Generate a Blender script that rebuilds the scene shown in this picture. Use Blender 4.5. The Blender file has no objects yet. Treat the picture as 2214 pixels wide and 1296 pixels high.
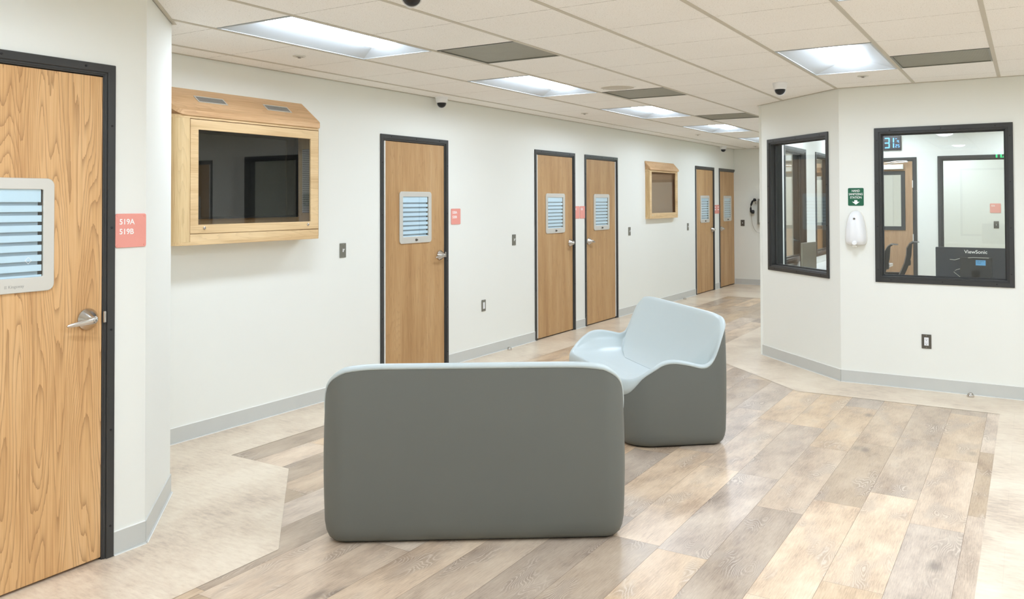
import bpy, bmesh, math, random
from mathutils import Vector, Matrix
random.seed(7)
PI = math.pi
S = bpy.context.scene
COL = S.collection

# ------------------------------------------------------------------ colours and materials
def lin(c):
    out = []
    for v in c:
        v /= 255.0
        out.append(v / 12.92 if v <= .04045 else ((v + .055) / 1.055) ** 2.4)
    return (*out, 1.0)

class NT:
    def __init__(s, name):
        s.m = bpy.data.materials.new(name); s.m.use_nodes = True
        s.t = s.m.node_tree; s.t.nodes.clear()
        s.out = s.n('ShaderNodeOutputMaterial')
    def n(s, typ, **kw):
        nd = s.t.nodes.new(typ)
        for k, v in kw.items():
            if k == 'inp':
                for a, b in v.items(): s.set(nd, a, b)
            else: setattr(nd, k, v)
        return nd
    def set(s, nd, a, b):
        sock = nd.inputs[a]
        if isinstance(b, bpy.types.NodeSocket): s.t.links.new(b, sock)
        else: sock.default_value = b
    def math(s, op, a, b=0.0, c=0.0, clamp=False):
        nd = s.n('ShaderNodeMath', operation=op, use_clamp=clamp)
        s.set(nd, 0, a); s.set(nd, 1, b); s.set(nd, 2, c)
        return nd.outputs[0]
    def mix(s, f, a, b):
        nd = s.n('ShaderNodeMix', data_type='RGBA')
        s.set(nd, 'Factor', f); s.set(nd, 6, a); s.set(nd, 7, b)
        return nd.outputs[2]
    def ramp(s, f, stops):
        nd = s.n('ShaderNodeValToRGB'); s.set(nd, 0, f)
        e = nd.color_ramp.elements
        while len(e) < len(stops): e.new(.5)
        for i, (p, c) in enumerate(stops):
            e[i].position = p; e[i].color = c if len(c) == 4 else (*c, 1)
        return nd.outputs[0]
    def noise(s, vec, scale, detail=3.0, rough=.5, dist=0.0):
        nd = s.n('ShaderNodeTexNoise'); s.set(nd, 'Vector', vec); s.set(nd, 'Scale', scale)
        s.set(nd, 'Detail', detail); s.set(nd, 'Roughness', rough); s.set(nd, 'Distortion', dist)
        return nd.outputs[0]
    def mapping(s, vec, loc=(0, 0, 0), sc=(1, 1, 1), rot=(0, 0, 0)):
        nd = s.n('ShaderNodeMapping'); s.set(nd, 0, vec); s.set(nd, 1, loc); s.set(nd, 2, rot); s.set(nd, 3, sc)
        return nd.outputs[0]
    def coord(s, which='Object'):
        return s.n('ShaderNodeTexCoord').outputs[which]
    def bump(s, h, strength=.2, dist=.002):
        nd = s.n('ShaderNodeBump'); s.set(nd, 'Height', h); s.set(nd, 'Strength', strength); s.set(nd, 'Distance', dist)
        return nd.outputs[0]
    def bsdf(s, color, rough=.5, metal=0.0, spec=.5, normal=None, coat=0.0, coat_r=.1, ior=1.45):
        nd = s.n('ShaderNodeBsdfPrincipled')
        s.set(nd, 'Base Color', color); s.set(nd, 'Roughness', rough); s.set(nd, 'Metallic', metal)
        s.set(nd, 'Specular IOR Level', spec); s.set(nd, 'IOR', ior)
        s.set(nd, 'Coat Weight', coat); s.set(nd, 'Coat Roughness', coat_r)
        if normal is not None: s.set(nd, 'Normal', normal)
        s.t.links.new(nd.outputs[0], s.out.inputs[0])
        return nd

def flat(name, c, rough=.5, metal=0.0, spec=.5, var=.03, vs=6.0, bump=0.0, bs=300.0, coat=0.0):
    """a plain paint/plastic/metal with a faint procedural tonal variation and optional fine bump"""
    g = NT(name); co = g.coord()
    c0 = lin(c)
    a = tuple(x * (1 - var) for x in c0[:3]) + (1,); b = tuple(min(1, x * (1 + var)) for x in c0[:3]) + (1,)
    colr = g.mix(g.noise(co, vs, 3), a, b)
    nrm = g.bump(g.noise(co, bs, 2), bump, .001) if bump else None
    g.bsdf(colr, rough, metal, spec, nrm, coat)
    return g.m

def emit(name, c, s):
    g = NT(name)
    e = g.n('ShaderNodeEmission', inp={'Color': lin(c) if max(c) > 3 else (*c, 1), 'Strength': s})
    g.t.links.new(e.outputs[0], g.out.inputs[0]); return g.m

M = {}
M['wall'] = flat('wall_paint', (236, 237, 230), .62, spec=.35, var=.012, vs=1.2, bump=.12, bs=420)
M['base'] = flat('rubber_baseboard', (203, 204, 199), .38, var=.03)
M['caulk'] = flat('white_caulk', (240, 240, 236), .5)
M['black'] = flat('black_painted_steel', (58, 58, 57), .33, spec=.5, var=.14, vs=7, bump=.05, bs=60)
M['dark'] = flat('dark_gasket', (22, 22, 24), .5)
M['steel'] = flat('brushed_steel', (190, 186, 180), .34, metal=.9, var=.05)
M['plate'] = flat('satin_metal_plate', (214, 211, 202), .42, metal=.35, var=.04, vs=4)
M['chrome'] = flat('satin_chrome', (205, 200, 194), .2, metal=1.0, var=.03)
M['hinge'] = flat('bright_hinge_steel', (232, 230, 226), .35, metal=.3)
M['white_plastic'] = flat('white_plastic', (238, 239, 240), .3, var=.01)
M['offwhite'] = flat('offwhite_plastic', (224, 222, 212), .4, var=.01)
M['switchplate'] = flat('grey_switch_plate', (135, 134, 124), .35, metal=.5, var=.06, vs=40)
M['darkplate'] = flat('dark_bronze_plate', (98, 94, 86), .35, metal=.4, var=.06, vs=40)
M['black_plastic'] = flat('black_plastic', (28, 28, 31), .32, var=.1)
M['greyblue_plastic'] = flat('monitor_back_plastic', (34, 39, 50), .3, var=.12, vs=3)
M['pink'] = flat('coral_pink_acrylic', (238, 160, 147), .25, var=.02)
M['green'] = flat('green_sign_vinyl', (32, 98, 70), .35, var=.02)
M['letter'] = flat('white_lettering', (250, 250, 248), .4)
M['greyletter'] = flat('grey_etched_lettering', (165, 163, 155), .4)
M['blueslat'] = flat('pale_blue_slat_film', (208, 233, 255), .3, var=.02)
M['greyslat'] = flat('grey_blue_backing', (160, 180, 196), .35, var=.05)
M['tan_board'] = flat('tan_cork_board', (222, 184, 148), .7, var=.06, vs=80)
M['counter'] = flat('white_laminate', (236, 236, 234), .25, var=.01)
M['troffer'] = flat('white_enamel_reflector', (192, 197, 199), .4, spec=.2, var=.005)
M['runner'] = flat('ceiling_grid_steel', (196, 189, 174), .5, var=.02)
M['blue_label'] = flat('blue_paper_label', (96, 172, 222), .5)
M['tv'] = flat('glossy_black_screen', (14, 14, 16), .04, spec=.6, var=.02)
M['tv'].node_tree.nodes['Principled BSDF'].inputs['IOR'].default_value = 1.5
M['emit'] = emit('lamp_diffuser_glow', (.872, 1.0, 1.175), 9.0)
M['led'] = emit('blue_led_digits', (105, 175, 255), .8)
M['exit'] = emit('green_exit_letters', (60, 255, 150), 4.0)
M['seat'] = flat('pale_blue_moulded_plastic', (192, 203, 204), .33, spec=.5, var=.012, vs=5, bump=.05, bs=500)
M['shell'] = flat('charcoal_moulded_plastic', (105, 107, 101), .5, spec=.4, var=.03, vs=3, bump=.14, bs=600)

def glass_mat(name, tint, refl):
    g = NT(name)
    lw = g.n('ShaderNodeLayerWeight', inp={'Blend': .5})
    f = g.math('MULTIPLY', g.math('MULTIPLY_ADD', g.math('POWER', lw.outputs['Facing'], 5.0), .95, .045), refl, clamp=True)
    tr = g.n('ShaderNodeBsdfTransparent', inp={'Color': lin(tint)})
    gl = g.n('ShaderNodeBsdfGlossy', inp={'Color': (1, 1, 1, 1), 'Roughness': .01})
    mx = g.n('ShaderNodeMixShader'); g.set(mx, 0, f)
    g.t.links.new(tr.outputs[0], mx.inputs[1]); g.t.links.new(gl.outputs[0], mx.inputs[2])
    g.t.links.new(mx.outputs[0], g.out.inputs[0]); return g.m
M['glass'] = glass_mat('clear_pane', (252, 253, 251), 1.0)
M['acrylic'] = glass_mat('acrylic_pane', (232, 233, 232), .9)

def wood(name, light, mid, dark, axis='Z', scale=1.0, rough=.42, contrast=1.0):
    """figured oak laminate: fine pores and cathedral rings running along one axis"""
    g = NT(name); co = g.coord()
    oi = g.n('ShaderNodeObjectInfo')
    off = g.n('ShaderNodeVectorMath', operation='SCALE'); g.set(off, 0, (7.3, 3.1, 5.7)); g.set(off, 3, oi.outputs['Random'])
    ad = g.n('ShaderNodeVectorMath', operation='ADD'); g.set(ad, 0, co); g.set(ad, 1, off.outputs[0])
    rot = {'Z': (0, 0, 0), 'X': (0, PI / 2, 0), 'Y': (PI / 2, 0, 0)}[axis]
    v = g.mapping(ad.outputs[0], rot=rot)
    vs = g.mapping(v, sc=(1, 1, .085))
    warp = g.noise(vs, 5.0 * scale, 2.0, .45)
    jit = g.noise(g.mapping(v, sc=(1, 1, .05)), 90 * scale, 2, .6)
    fr = g.math('FRACT', g.math('ADD', g.math('MULTIPLY', warp, 40.0), g.math('MULTIPLY', jit, .55)))
    rings = g.math('POWER', fr, 4.5)
    soft = g.math('SUBTRACT', 1.0, g.math('POWER', g.math('SUBTRACT', 1.0, fr), 9.0))
    rings = g.math('MULTIPLY', rings, soft)
    fine = g.noise(g.mapping(v, sc=(1, 1, .02)), 190 * scale, 3, .65)
    broad = g.noise(g.mapping(v, sc=(1, 1, .1)), 9 * scale, 3, .5)
    t = g.math('ADD', g.math('MULTIPLY', broad, .55), g.math('MULTIPLY', fine, .45))
    base = g.ramp(t, [(.32, lin(dark)), (.5, lin(mid)), (.68, lin(light))])
    msk = g.math('MULTIPLY', rings, .5 * contrast)
    c = g.mix(msk, base, lin(tuple(x * .86 for x in dark)))
    g.bsdf(c, rough, 0, .4, g.bump(g.math('SUBTRACT', fine, g.math('MULTIPLY', rings, .3)), .16, .001))
    return g.m
M['door_a'] = wood('golden_oak_laminate', (230, 190, 140), (217, 172, 119), (184, 136, 87), contrast=1.55)
M['door_b'] = wood('light_oak_laminate', (203, 168, 124), (190, 151, 104), (167, 127, 83), contrast=.55)
M['maple_h'] = wood('pale_maple_horizontal', (236, 208, 164), (224, 193, 146), (200, 164, 118), axis='X', contrast=.45, rough=.45)
M['maple_v'] = wood('pale_maple_vertical', (230, 204, 158), (218, 188, 140), (188, 152, 106), axis='Z', contrast=.45, rough=.45)
M['maple_lid'] = wood('tan_maple_lid', (230, 194, 152), (216, 176, 132), (190, 146, 102), axis='X', contrast=.7, rough=.45)
M['door_n'] = wood('tan_oak_laminate', (192, 160, 128), (178, 144, 110), (156, 120, 88), contrast=.5)

# floor planks: tone from per-face attribute, grain in uv metres
def plank_mat():
    g = NT('washed_oak_planks')
    uv = g.n('ShaderNodeUVMap', uv_map='grain').outputs[0]
    at = g.n('ShaderNodeAttribute', attribute_name='tone'); sep = g.n('ShaderNodeSeparateColor'); g.set(sep, 0, at.outputs['Color'])
    r1, r2 = sep.outputs[0], sep.outputs[1]
    wv = g.mapping(uv, sc=(1, .26, 1))
    warp = g.noise(wv, 8.0, 1.5, .45)
    jit = g.noise(g.mapping(uv, sc=(1, .5, 1)), 70, 2, .6)
    fr = g.math('FRACT', g.math('ADD', g.math('MULTIPLY', warp, 38.0), g.math('MULTIPLY', jit, .7)))
    rings = g.math('POWER', g.math('ABSOLUTE', g.math('MULTIPLY_ADD', fr, 2.0, -1.0)), 3.0)
    area = g.ramp(g.noise(g.mapping(uv, loc=(3.3, 1.7, 0), sc=(1, .4, 1)), 6.5, 2, .5), [(.52, (0, 0, 0)), (.64, (1, 1, 1))])
    fine = g.noise(g.mapping(uv, sc=(1, .05, 1)), 210, 4, .75)
    patch = g.noise(g.mapping(uv, sc=(1, .36, 1)), 5.5, 6, .62)
    t = g.math('ADD', g.math('MULTIPLY', patch, .6), g.math('MULTIPLY', fine, .4))
    warmc = g.ramp(t, [(.33, lin((172, 140, 110))), (.5, lin((218, 189, 154))), (.66, lin((238, 213, 180)))])
    greyc = g.ramp(t, [(.33, lin((150, 132, 118))), (.5, lin((204, 185, 166))), (.66, lin((232, 215, 194)))])
    c = g.mix(r2, warmc, greyc)
    br = g.math('MULTIPLY_ADD', r1, .42, .66)
    hv = g.n('ShaderNodeHueSaturation', inp={'Value': br, 'Color': c}); c = hv.outputs[0]
    c = g.mix(g.math('MULTIPLY', area, .3), c, lin((122, 104, 92)))
    lime = g.math('MULTIPLY', g.math('MULTIPLY', rings, area), .6)
    c = g.mix(lime, c, lin((236, 222, 204)))
    kn = g.n('ShaderNodeTexVoronoi', inp={'Vector': g.mapping(uv, sc=(3.0, 1.5, 1)), 'Scale': 1.0})
    knot = g.ramp(g.math('ADD', kn.outputs['Distance'], g.math('MULTIPLY', fine, .05)), [(.06, (1, 1, 1)), (.15, (0, 0, 0))])
    c = g.mix(g.math('MULTIPLY', knot, .6), c, lin((105, 92, 84)))
    rg = g.math('MULTIPLY_ADD', fine, .12, .27)
    g.bsdf(c, rg, 0, .5, g.bump(g.math('ADD', fine, g.math('MULTIPLY', lime, .6)), .07, .001), coat=.2, coat_r=.27)
    return g.m
M['plank'] = plank_mat()

def stone_mat():
    g = NT('beige_stone_tile'); co = g.coord()
    n1 = g.noise(g.mapping(co, sc=(1, .8, 1)), 2.2, 5, .6)
    n2 = g.noise(g.mapping(co, sc=(.45, 1.6, 1), rot=(0, 0, .5)), 26, 5, .75)
    t = g.math('ADD', g.math('MULTIPLY', n1, .55), g.math('MULTIPLY', n2, .45))
    c = g.ramp(t, [(.34, lin((184, 165, 146))), (.46, lin((216, 198, 176))), (.56, lin((228, 213, 191))), (.68, lin((238, 225, 205)))])
    br = g.n('ShaderNodeTexBrick', offset=.5, inp={'Vector': g.mapping(co, loc=(.11, .2, 0)), 'Scale': 1.0, 'Mortar Size': .0012,
             'Mortar Smooth': .3, 'Brick Width': .9144, 'Row Height': .4572, 'Color1': (1, 1, 1, 1), 'Color2': (.96, .955, .95, 1), 'Mortar': (.9, .89, .87, 1)})
    mu = g.n('ShaderNodeMix', data_type='RGBA', blend_type='MULTIPLY'); g.set(mu, 'Factor', 1.0); g.set(mu, 6, c); g.set(mu, 7, br.outputs[0])
    g.bsdf(mu.outputs[2], g.math('MULTIPLY_ADD', n2, .12, .27), 0, .5, g.bump(n2, .05, .001), coat=.15, coat_r=.27)
    return g.m
M['stone'] = stone_mat()

GX0, GY0, CELL = -4.459, 2.459, .6096
def ceiling_mat():
    g = NT('speckled_ceiling_tile'); co = g.coord()
    n = g.noise(co, 1.1, 3, .5)
    c = g.mix(n, lin((240, 237, 231)), lin((248, 246, 242)))
    sp = g.ramp(g.noise(co, 190, 2, .6), [(.60, (0, 0, 0)), (.70, (1, 1, 1))])
    c = g.mix(g.math('MULTIPLY', sp, .62), c, lin((150, 138, 118)))
    big = g.n('ShaderNodeTexVoronoi', inp={'Vector': co, 'Scale': 24.0}); 
    pit = g.math('LESS_THAN', big.outputs['Distance'], .055)
    c = g.mix(g.math('MULTIPLY', pit, .6), c, lin((128, 118, 102)))
    sx = g.n('ShaderNodeSeparateXYZ'); g.set(sx, 0, co)
    yy = g.math('DIVIDE', g.math('SUBTRACT', sx.outputs[1], GY0), CELL)
    d = g.math('MULTIPLY', g.math('ABSOLUTE', g.math('SUBTRACT', yy, g.math('ROUND', yy))), CELL)
    seam = g.math('LESS_THAN', d, .0032)
    wob = g.ramp(g.noise(g.mapping(co, sc=(1, .3, 1)), 26, 4, .8), [(.4, (.28, .28, .28)), (.62, (1, 1, 1))])
    c = g.mix(g.math('MULTIPLY', g.math('MULTIPLY', seam, wob), .62), c, lin((112, 100, 82)))
    g.bsdf(c, .85, 0, .2, g.bump(g.math('SUBTRACT', g.noise(co, 260, 2, .6), g.math('MULTIPLY', seam, .8)), .35, .002))
    return g.m
M['ceiling'] = ceiling_mat()

def perforated(name, base, hole, pitch, axes=(0, 1), r=.3):
    g = NT(name); co = g.coord(); sx = g.n('ShaderNodeSeparateXYZ'); g.set(sx, 0, co)
    a = g.math('DIVIDE', sx.outputs[axes[0]], pitch); b = g.math('DIVIDE', sx.outputs[axes[1]], pitch)
    fa = g.math('SUBTRACT', a, g.math('ROUND', a)); fb = g.math('SUBTRACT', b, g.math('ROUND', b))
    d = g.math('SQRT', g.math('ADD', g.math('MULTIPLY', fa, fa), g.math('MULTIPLY', fb, fb)))
    h = g.math('LESS_THAN', d, r)
    smoke = g.noise(co, 7, 4, .6)
    c = g.mix(smoke, lin(base), lin(tuple(min(255, x * 1.14) for x in base)))
    c = g.mix(h, c, lin(hole))
    g.bsdf(c, .5, .2, .4); return g.m
M['vent'] = perforated('perforated_return_vent', (148, 147, 134), (124, 122, 110), .009, r=.36)
M['perf'] = perforated('perforated_metal', (214, 212, 206), (48, 48, 50), .014, axes=(0, 2), r=.33)
def slotted(name, base, hole, pitch, axis):
    g = NT(name); co = g.coord(); sx = g.n('ShaderNodeSeparateXYZ'); g.set(sx, 0, co)
    a = g.math('FRACT', g.math('DIVIDE', sx.outputs[axis], pitch))
    c = g.mix(g.math('LESS_THAN', a, .5), lin(base), lin(hole)); g.bsdf(c, .4, .5, .4); return g.m
M['slot'] = slotted('slotted_vent_metal', (186, 184, 178), (96, 98, 100), .0085, 0)

# ------------------------------------------------------------------ mesh helpers
class MB:
    def __init__(s): s.b = bmesh.new()
    def box(s, x0, x1, y0, y1, z0, z1):
        vs = [s.b.verts.new((x, y, z)) for x in (x0, x1) for y in (y0, y1) for z in (z0, z1)]
        for f in ((0, 1, 3, 2), (4, 6, 7, 5), (0, 4, 5, 1), (2, 3, 7, 6), (0, 2, 6, 4), (1, 5, 7, 3)):
            s.b.faces.new([vs[i] for i in f])
        return s
    def prism(s, pts, a0, a1, axis='y'):
        """polygon pts (2D) extruded along axis"""
        def P(p, a):
            return {'y': (p[0], a, p[1]), 'x': (a, p[0], p[1]), 'z': (p[0], p[1], a)}[axis]
        A = [s.b.verts.new(P(p, a0)) for p in pts]; B = [s.b.verts.new(P(p, a1)) for p in pts]
        n = len(pts)
        s.b.faces.new(A); s.b.faces.new(list(reversed(B)))
        for i in range(n): s.b.faces.new([A[i], B[i], B[(i + 1) % n], A[(i + 1) % n]])
        return s
    def ring(s, outer, inner, a0, a1, axis='y'):
        """flat ring between two loops with equal counts, extruded"""
        def P(p, a):
            return {'y': (p[0], a, p[1]), 'x': (a, p[0], p[1]), 'z': (p[0], p[1], a)}[axis]
        L = [[s.b.verts.new(P(p, a)) for p in loop] for a in (a0, a1) for loop in (outer, inner)]
        n = len(outer)
        for i in range(n):
            j = (i + 1) % n
            s.b.faces.new([L[0][i], L[0][j], L[1][j], L[1][i]])
            s.b.faces.new([L[2][i], L[3][i], L[3][j], L[2][j]])
            s.b.faces.new([L[0][i], L[2][i], L[2][j], L[0][j]])
            s.b.faces.new([L[1][i], L[1][j], L[3][j], L[3][i]])
        return s
    def lathe(s, prof, c=(0, 0, 0), axis='z', seg=32, sc=(1, 1)):
        rings = []
        for r, h in prof:
            row = []
            if r < 1e-6:
                p = {'z': (0, 0, h), 'y': (0, h, 0), 'x': (h, 0, 0)}[axis]
                row = [s.b.verts.new(Vector(p) + Vector(c))]
            else:
                for i in range(seg):
                    t = 2 * PI * i / seg; u, v = r * math.cos(t) * sc[0], r * math.sin(t) * sc[1]
                    p = {'z': (u, v, h), 'y': (u, h, v), 'x': (h, u, v)}[axis]
                    row.append(s.b.verts.new(Vector(p) + Vector(c)))
            rings.append(row)
        for A, B in zip(rings, rings[1:]):
            if len(A) == 1 and len(B) == 1: continue
            for i in range(seg):
                j = (i + 1) % seg
                if len(A) == 1: s.b.faces.new([A[0], B[j], B[i]])
                elif len(B) == 1: s.b.faces.new([A[i], A[j], B[0]])
                else: s.b.faces.new([A[i], A[j], B[j], B[i]])
        if len(rings[0]) > 1: s.b.faces.new(rings[0])
        if len(rings[-1]) > 1: s.b.faces.new(rings[-1])
        return s
    def loft(s, rows, close=True, cap=True):
        R = [[s.b.verts.new(p) for p in row] for row in rows]
        n = len(rows[0])
        for A, B in zip(R, R[1:]):
            for i in range(n if close else n - 1):
                j = (i + 1) % n
                s.b.faces.new([A[i], A[j], B[j], B[i]])
        if cap and close: s.b.faces.new(R[0]); s.b.faces.new(R[-1])
        return s
    def tube(s, pts, r, seg=10, rs=None):
        pts = [Vector(p) for p in pts]; rows = []
        up = Vector((0, 0, 1))
        for i, p in enumerate(pts):
            d = (pts[min(i + 1, len(pts) - 1)] - pts[max(i - 1, 0)]).normalized()
            a = d.cross(up)
            if a.length < .05: a = d.cross(Vector((1, 0, 0)))
            a.normalize(); b = d.cross(a).normalized()
            rr = rs[i] if rs else r
            rows.append([p + a * rr * math.cos(2 * PI * k / seg) + b * rr * math.sin(2 * PI * k / seg) for k in range(seg)])
        return s.loft(rows)
    def build(s, name, mat, parent=None, loc=None, smooth=False, bevel=0.0, seg=2, rot=None, recalc=True):
        if recalc: bmesh.ops.recalc_face_normals(s.b, faces=s.b.faces[:])
        me = bpy.data.meshes.new(name); s.b.to_mesh(me); s.b.free()
        mats = mat if isinstance(mat, (list, tuple)) else [mat]
        for m in mats: me.materials.append(M[m] if isinstance(m, str) else m)
        o = bpy.data.objects.new(name, me); COL.objects.link(o)
        if parent: o.parent = parent
        if loc: o.location = loc
        if rot: o.rotation_euler = rot
        if smooth:
            me.shade_smooth()
            if smooth == 'angle': me.set_sharp_from_angle(angle=math.radians(35))
        if bevel:
            md = o.modifiers.new('bevel', 'BEVEL'); md.width = bevel; md.segments = seg; md.limit_method = 'ANGLE'
            md.angle_limit = math.radians(40)
        return o

def tag(o, label=None, cat=None, group=None, kind=None):
    if label: o['label'] = label
    if cat: o['category'] = cat
    if group: o['group'] = group
    if kind: o['kind'] = kind
    return o
def thing(name, loc=(0, 0, 0), rz=0.0, label=None, cat=None, group=None, kind=None):
    o = bpy.data.objects.new(name, None); COL.objects.link(o)
    o.location = loc; o.rotation_euler = (0, 0, rz); o.empty_display_size = .05
    return tag(o, label, cat, group, kind)
def dup(root, loc, rz, label, group=None):
    def cp(o, par):
        c = o.copy(); COL.objects.link(c)
        if par: c.parent = par
        for ch in [x for x in bpy.data.objects if x.parent == o]: cp(ch, c)
        return c
    r = cp(root, None); r.location = loc; r.rotation_euler = (0, 0, rz); r['label'] = label
    if group: r['group'] = group
    return r
def struct(o, label=None): o['kind'] = 'structure'; return tag(o, label)

def rrect(x0, x1, z0, z1, r, n=6):
    pts = []
    for cx, cz, a in ((x1 - r, z0 + r, -90), (x1 - r, z1 - r, 0), (x0 + r, z1 - r, 90), (x0 + r, z0 + r, 180)):
        for k in range(n + 1):
            t = math.radians(a + 90 * k / n); pts.append((cx + r * math.cos(t), cz + r * math.sin(t)))
    return pts

def text(body, size, loc, mat, parent, name='lettering', align='LEFT', ext=.0006, space=1.0, rot=(PI / 2, 0, 0), shear=0, off=0.0, sx=1.0):
    cu = bpy.data.curves.new(name, 'FONT'); cu.body = body; cu.size = size; cu.align_x = align
    cu.extrude = ext; cu.space_line = space; cu.offset = off
    o = bpy.data.objects.new('tmp', cu); COL.objects.link(o)
    dg = bpy.context.evaluated_depsgraph_get()
    me = bpy.data.meshes.new_from_object(o.evaluated_get(dg)); COL.objects.unlink(o); bpy.data.objects.remove(o)
    me.name = name; me.materials.clear(); me.materials.append(M[mat])
    r = bpy.data.objects.new(name, me); COL.objects.link(r); r.parent = parent
    r.location = loc; r.rotation_euler = rot; r.scale = (sx, 1, 1)
    return r

# ------------------------------------------------------------------ the room: key planes (metres)
CEIL = 2.532
XL, YR, YF, XN, YB, XO = -4.713, 7.626, 15.53, -3.46, 12.5, -2.33
PA = (-2.325, 8.556)                     # left end of the angled wall
LA = math.hypot(-1.395 - PA[0], YR - PA[1])
WALLS = {'L': ((XL, 0), PI / 2), 'R': ((0, YR), 0.0), 'F': ((0, YF), 0.0), 'N': ((XN, 0), PI / 2),
         'B': ((0, YB), 0.0), 'A': (PA, -PI / 4)}
def at(w, u, z=0.0, out=0.0):
    """point u metres along wall w (rightwards for someone facing it), out metres in front of it"""
    (ox, oy), r = WALLS[w]
    return (ox + u * math.cos(r) + out * math.sin(r), oy + u * math.sin(r) - out * math.cos(r), z)

def wall(name, org, rz, length, holes=(), thick=.13, label=None, height=CEIL + .12, mat='wall'):
    g = MB(); x = 0.0
    for (a, b, z0, z1) in sorted(holes):
        if a > x: g.box(x, a, 0, thick, 0, height)
        if z0 > 0: g.box(a, b, 0, thick, 0, z0)
        g.box(a, b, 0, thick, z1, height); x = b
    if length > x: g.box(x, length, 0, thick, 0, height)
    o = g.build(name, mat, loc=(*org, 0)); o.rotation_euler = (0, 0, rz)
    return struct(o, label)

# doors and windows: (wall, left edge u)
DOORS_L = [5.462, 8.078, 9.318, 13.37, 14.62]; DW, DH = .975, 2.145
hole = lambda u, base: (u + .03 - base, u + DW - .03 - base, 0, DH - .03)
L0 = 2.95
wall('wall_left', (XL, L0), PI / 2, YF + .2 - L0, [hole(u, L0) for u in DOORS_L], label='long off-white corridor wall on the left')
wall('wall_far', (XL - .13, YF), 0, 8.0, [(.13 + XL * 0 + 1.16 + .03, .13 + 1.16 + DW - .03, 0, DH - .03)], label='off-white wall across the far end of the corridor')
ND = 1.247                                     # near door left edge (along Y)
wall('wall_near', (XN, -3.2), PI / 2, 2.38 + 3.2, [(ND + .03 + 3.2, ND + DW - .03 + 3.2, 0, 2.17 - .03)], label='off-white wall with the nearest door on the left')
# outside corner: 45 degree piece and its return
g = MB(); g.prism([(XN, 2.38), (-3.94, 2.86), (-4.86, 2.86), (-4.86, 2.2), (XN - .13, 2.2)], 0, CEIL + .12, 'z')
struct(g.build('wall_near_corner', 'wall'), 'off-white chamfered wall corner beside the nearest door')
W2 = (-1.112, -.103, .871, 2.17); W1 = (.146, 1.166, .871, 2.17)
RD = .55                                        # door right of the big window, outside the frame
wall('wall_right', (-1.395, YR), 0, 4.6, [(W2[0] + .03 + 1.395, W2[1] - .03 + 1.395, W2[2] + .03, W2[3] - .03),
     (RD + .03 + 1.395, RD + DW - .03 + 1.395, 0, DH - .03)], label='off-white wall on the right with the large office window')
wall('wall_angled', PA, -PI / 4, LA, [(W1[0] + .03, W1[1] - .03, W1[2] + .03, W1[3] - .03)], label='short off-white angled wall with the narrow office window')
# office side wall along the corridor, seen only from inside through the angled window
OWS = [(9.0, 10.0), (10.52, 11.62)]
wall('wall_office_side', (XO + .13, PA[1] - .02), PI / 2, YB + .13 - PA[1] + .02,
     [(a - PA[1] + .05, b - PA[1] - .01, .9, 2.14) for a, b in OWS], label='office wall along the corridor')
BW = (-1.04, -.03, .867, 2.15); BD = -2.268
wall('wall_office_back', (XO, YB), 0, 5.3, [(BD + .03 - XO, BD + DW - .03 - XO, 0, DH - .03), (BW[0] + .03 - XO, BW[1] - .03 - XO, BW[2] + .03, BW[3] - .03)],
     label='off-white back wall of the office')
wall('wall_behind', (XN - .2, -3.2), 0, 7.0, label='off-white wall behind the viewer')
wall('wall_hall_right', (3.2, -3.2), PI / 2, 19.0, label='off-white wall beyond the right edge')

# floor --------------------------------------------------------------
def floor():
    b = bmesh.new(); uvl = b.loops.layers.uv.new('grain'); cl = b.loops.layers.float_color.new('tone')
    pw, pl = .2322, 1.2192; gap = .0006
    x0 = -.2 - .077 - pw * 20; k = 0; x = x0
    while x < -.15:
        y = -3.2 - random.random() * pl
        while y < 13.6:
            if y + pl > -3.2:
                vs = [b.verts.new(p) for p in ((x + gap, y + gap, 0), (x + pw - gap, y + gap, 0), (x + pw - gap, y + pl - gap, 0), (x + gap, y + pl - gap, 0))]
                f = b.faces.new(vs); ox, oy = random.random() * 40, random.random() * 40
                t = (random.random(), min(1, max(0, random.gauss(.45, .35))), random.random(), 1)
                for lp, (u, v) in zip(f.loops, ((0, 0), (pw, 0), (pw, pl), (0, pl))):
                    lp[uvl].uv = (u + ox, v + oy); lp[cl] = t
            y += pl
        x += pw
    f = b.faces.new([b.verts.new(p) for p in ((-5, -3.4, -.0015), (3.4, -3.4, -.0015), (3.4, 16, -.0015), (-5, 16, -.0015))])
    f.material_index = 1
    me = bpy.data.meshes.new('floor'); b.to_mesh(me); b.free()
    me.materials.append(M['plank']); me.materials.append(M['dark_gap'])
    o = bpy.data.objects.new('floor', me); COL.objects.link(o)
    struct(o, 'washed oak plank floor')
    g = MB()
    for poly in ([(XL, 3.48), (-4.2, 3.48), (-4.2, 13.45), (XL, 13.45)],
                 [(XL - .2, 3.48), (XL - .2, -3.2), (-2.88, -3.2), (-2.883, 2.651), (-3.70, 3.48)],
                 [(XL, 13.45), (3.2, 13.45), (3.2, 15.6), (XL, 15.6)],
                 [(-2.84, 13.45), (-2.84, 8.25), (-1.64, 7.05), (-.2, 7.05), (-.2, -3.2), (3.2, -3.2), (3.2, 13.45)]):
        f = g.b.faces.new([g.b.verts.new((p[0], p[1], .0012)) for p in poly]); f.normal_update()
        if f.normal.z < 0: f.normal_flip()
    bmesh.ops.triangulate(g.b, faces=g.b.faces[:])
    struct(g.build('floor_tile_border', 'stone'), 'beige stone-look floor tile border')
M['dark_gap'] = flat('plank_gap', (120, 100, 84), .7)
floor()

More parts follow.
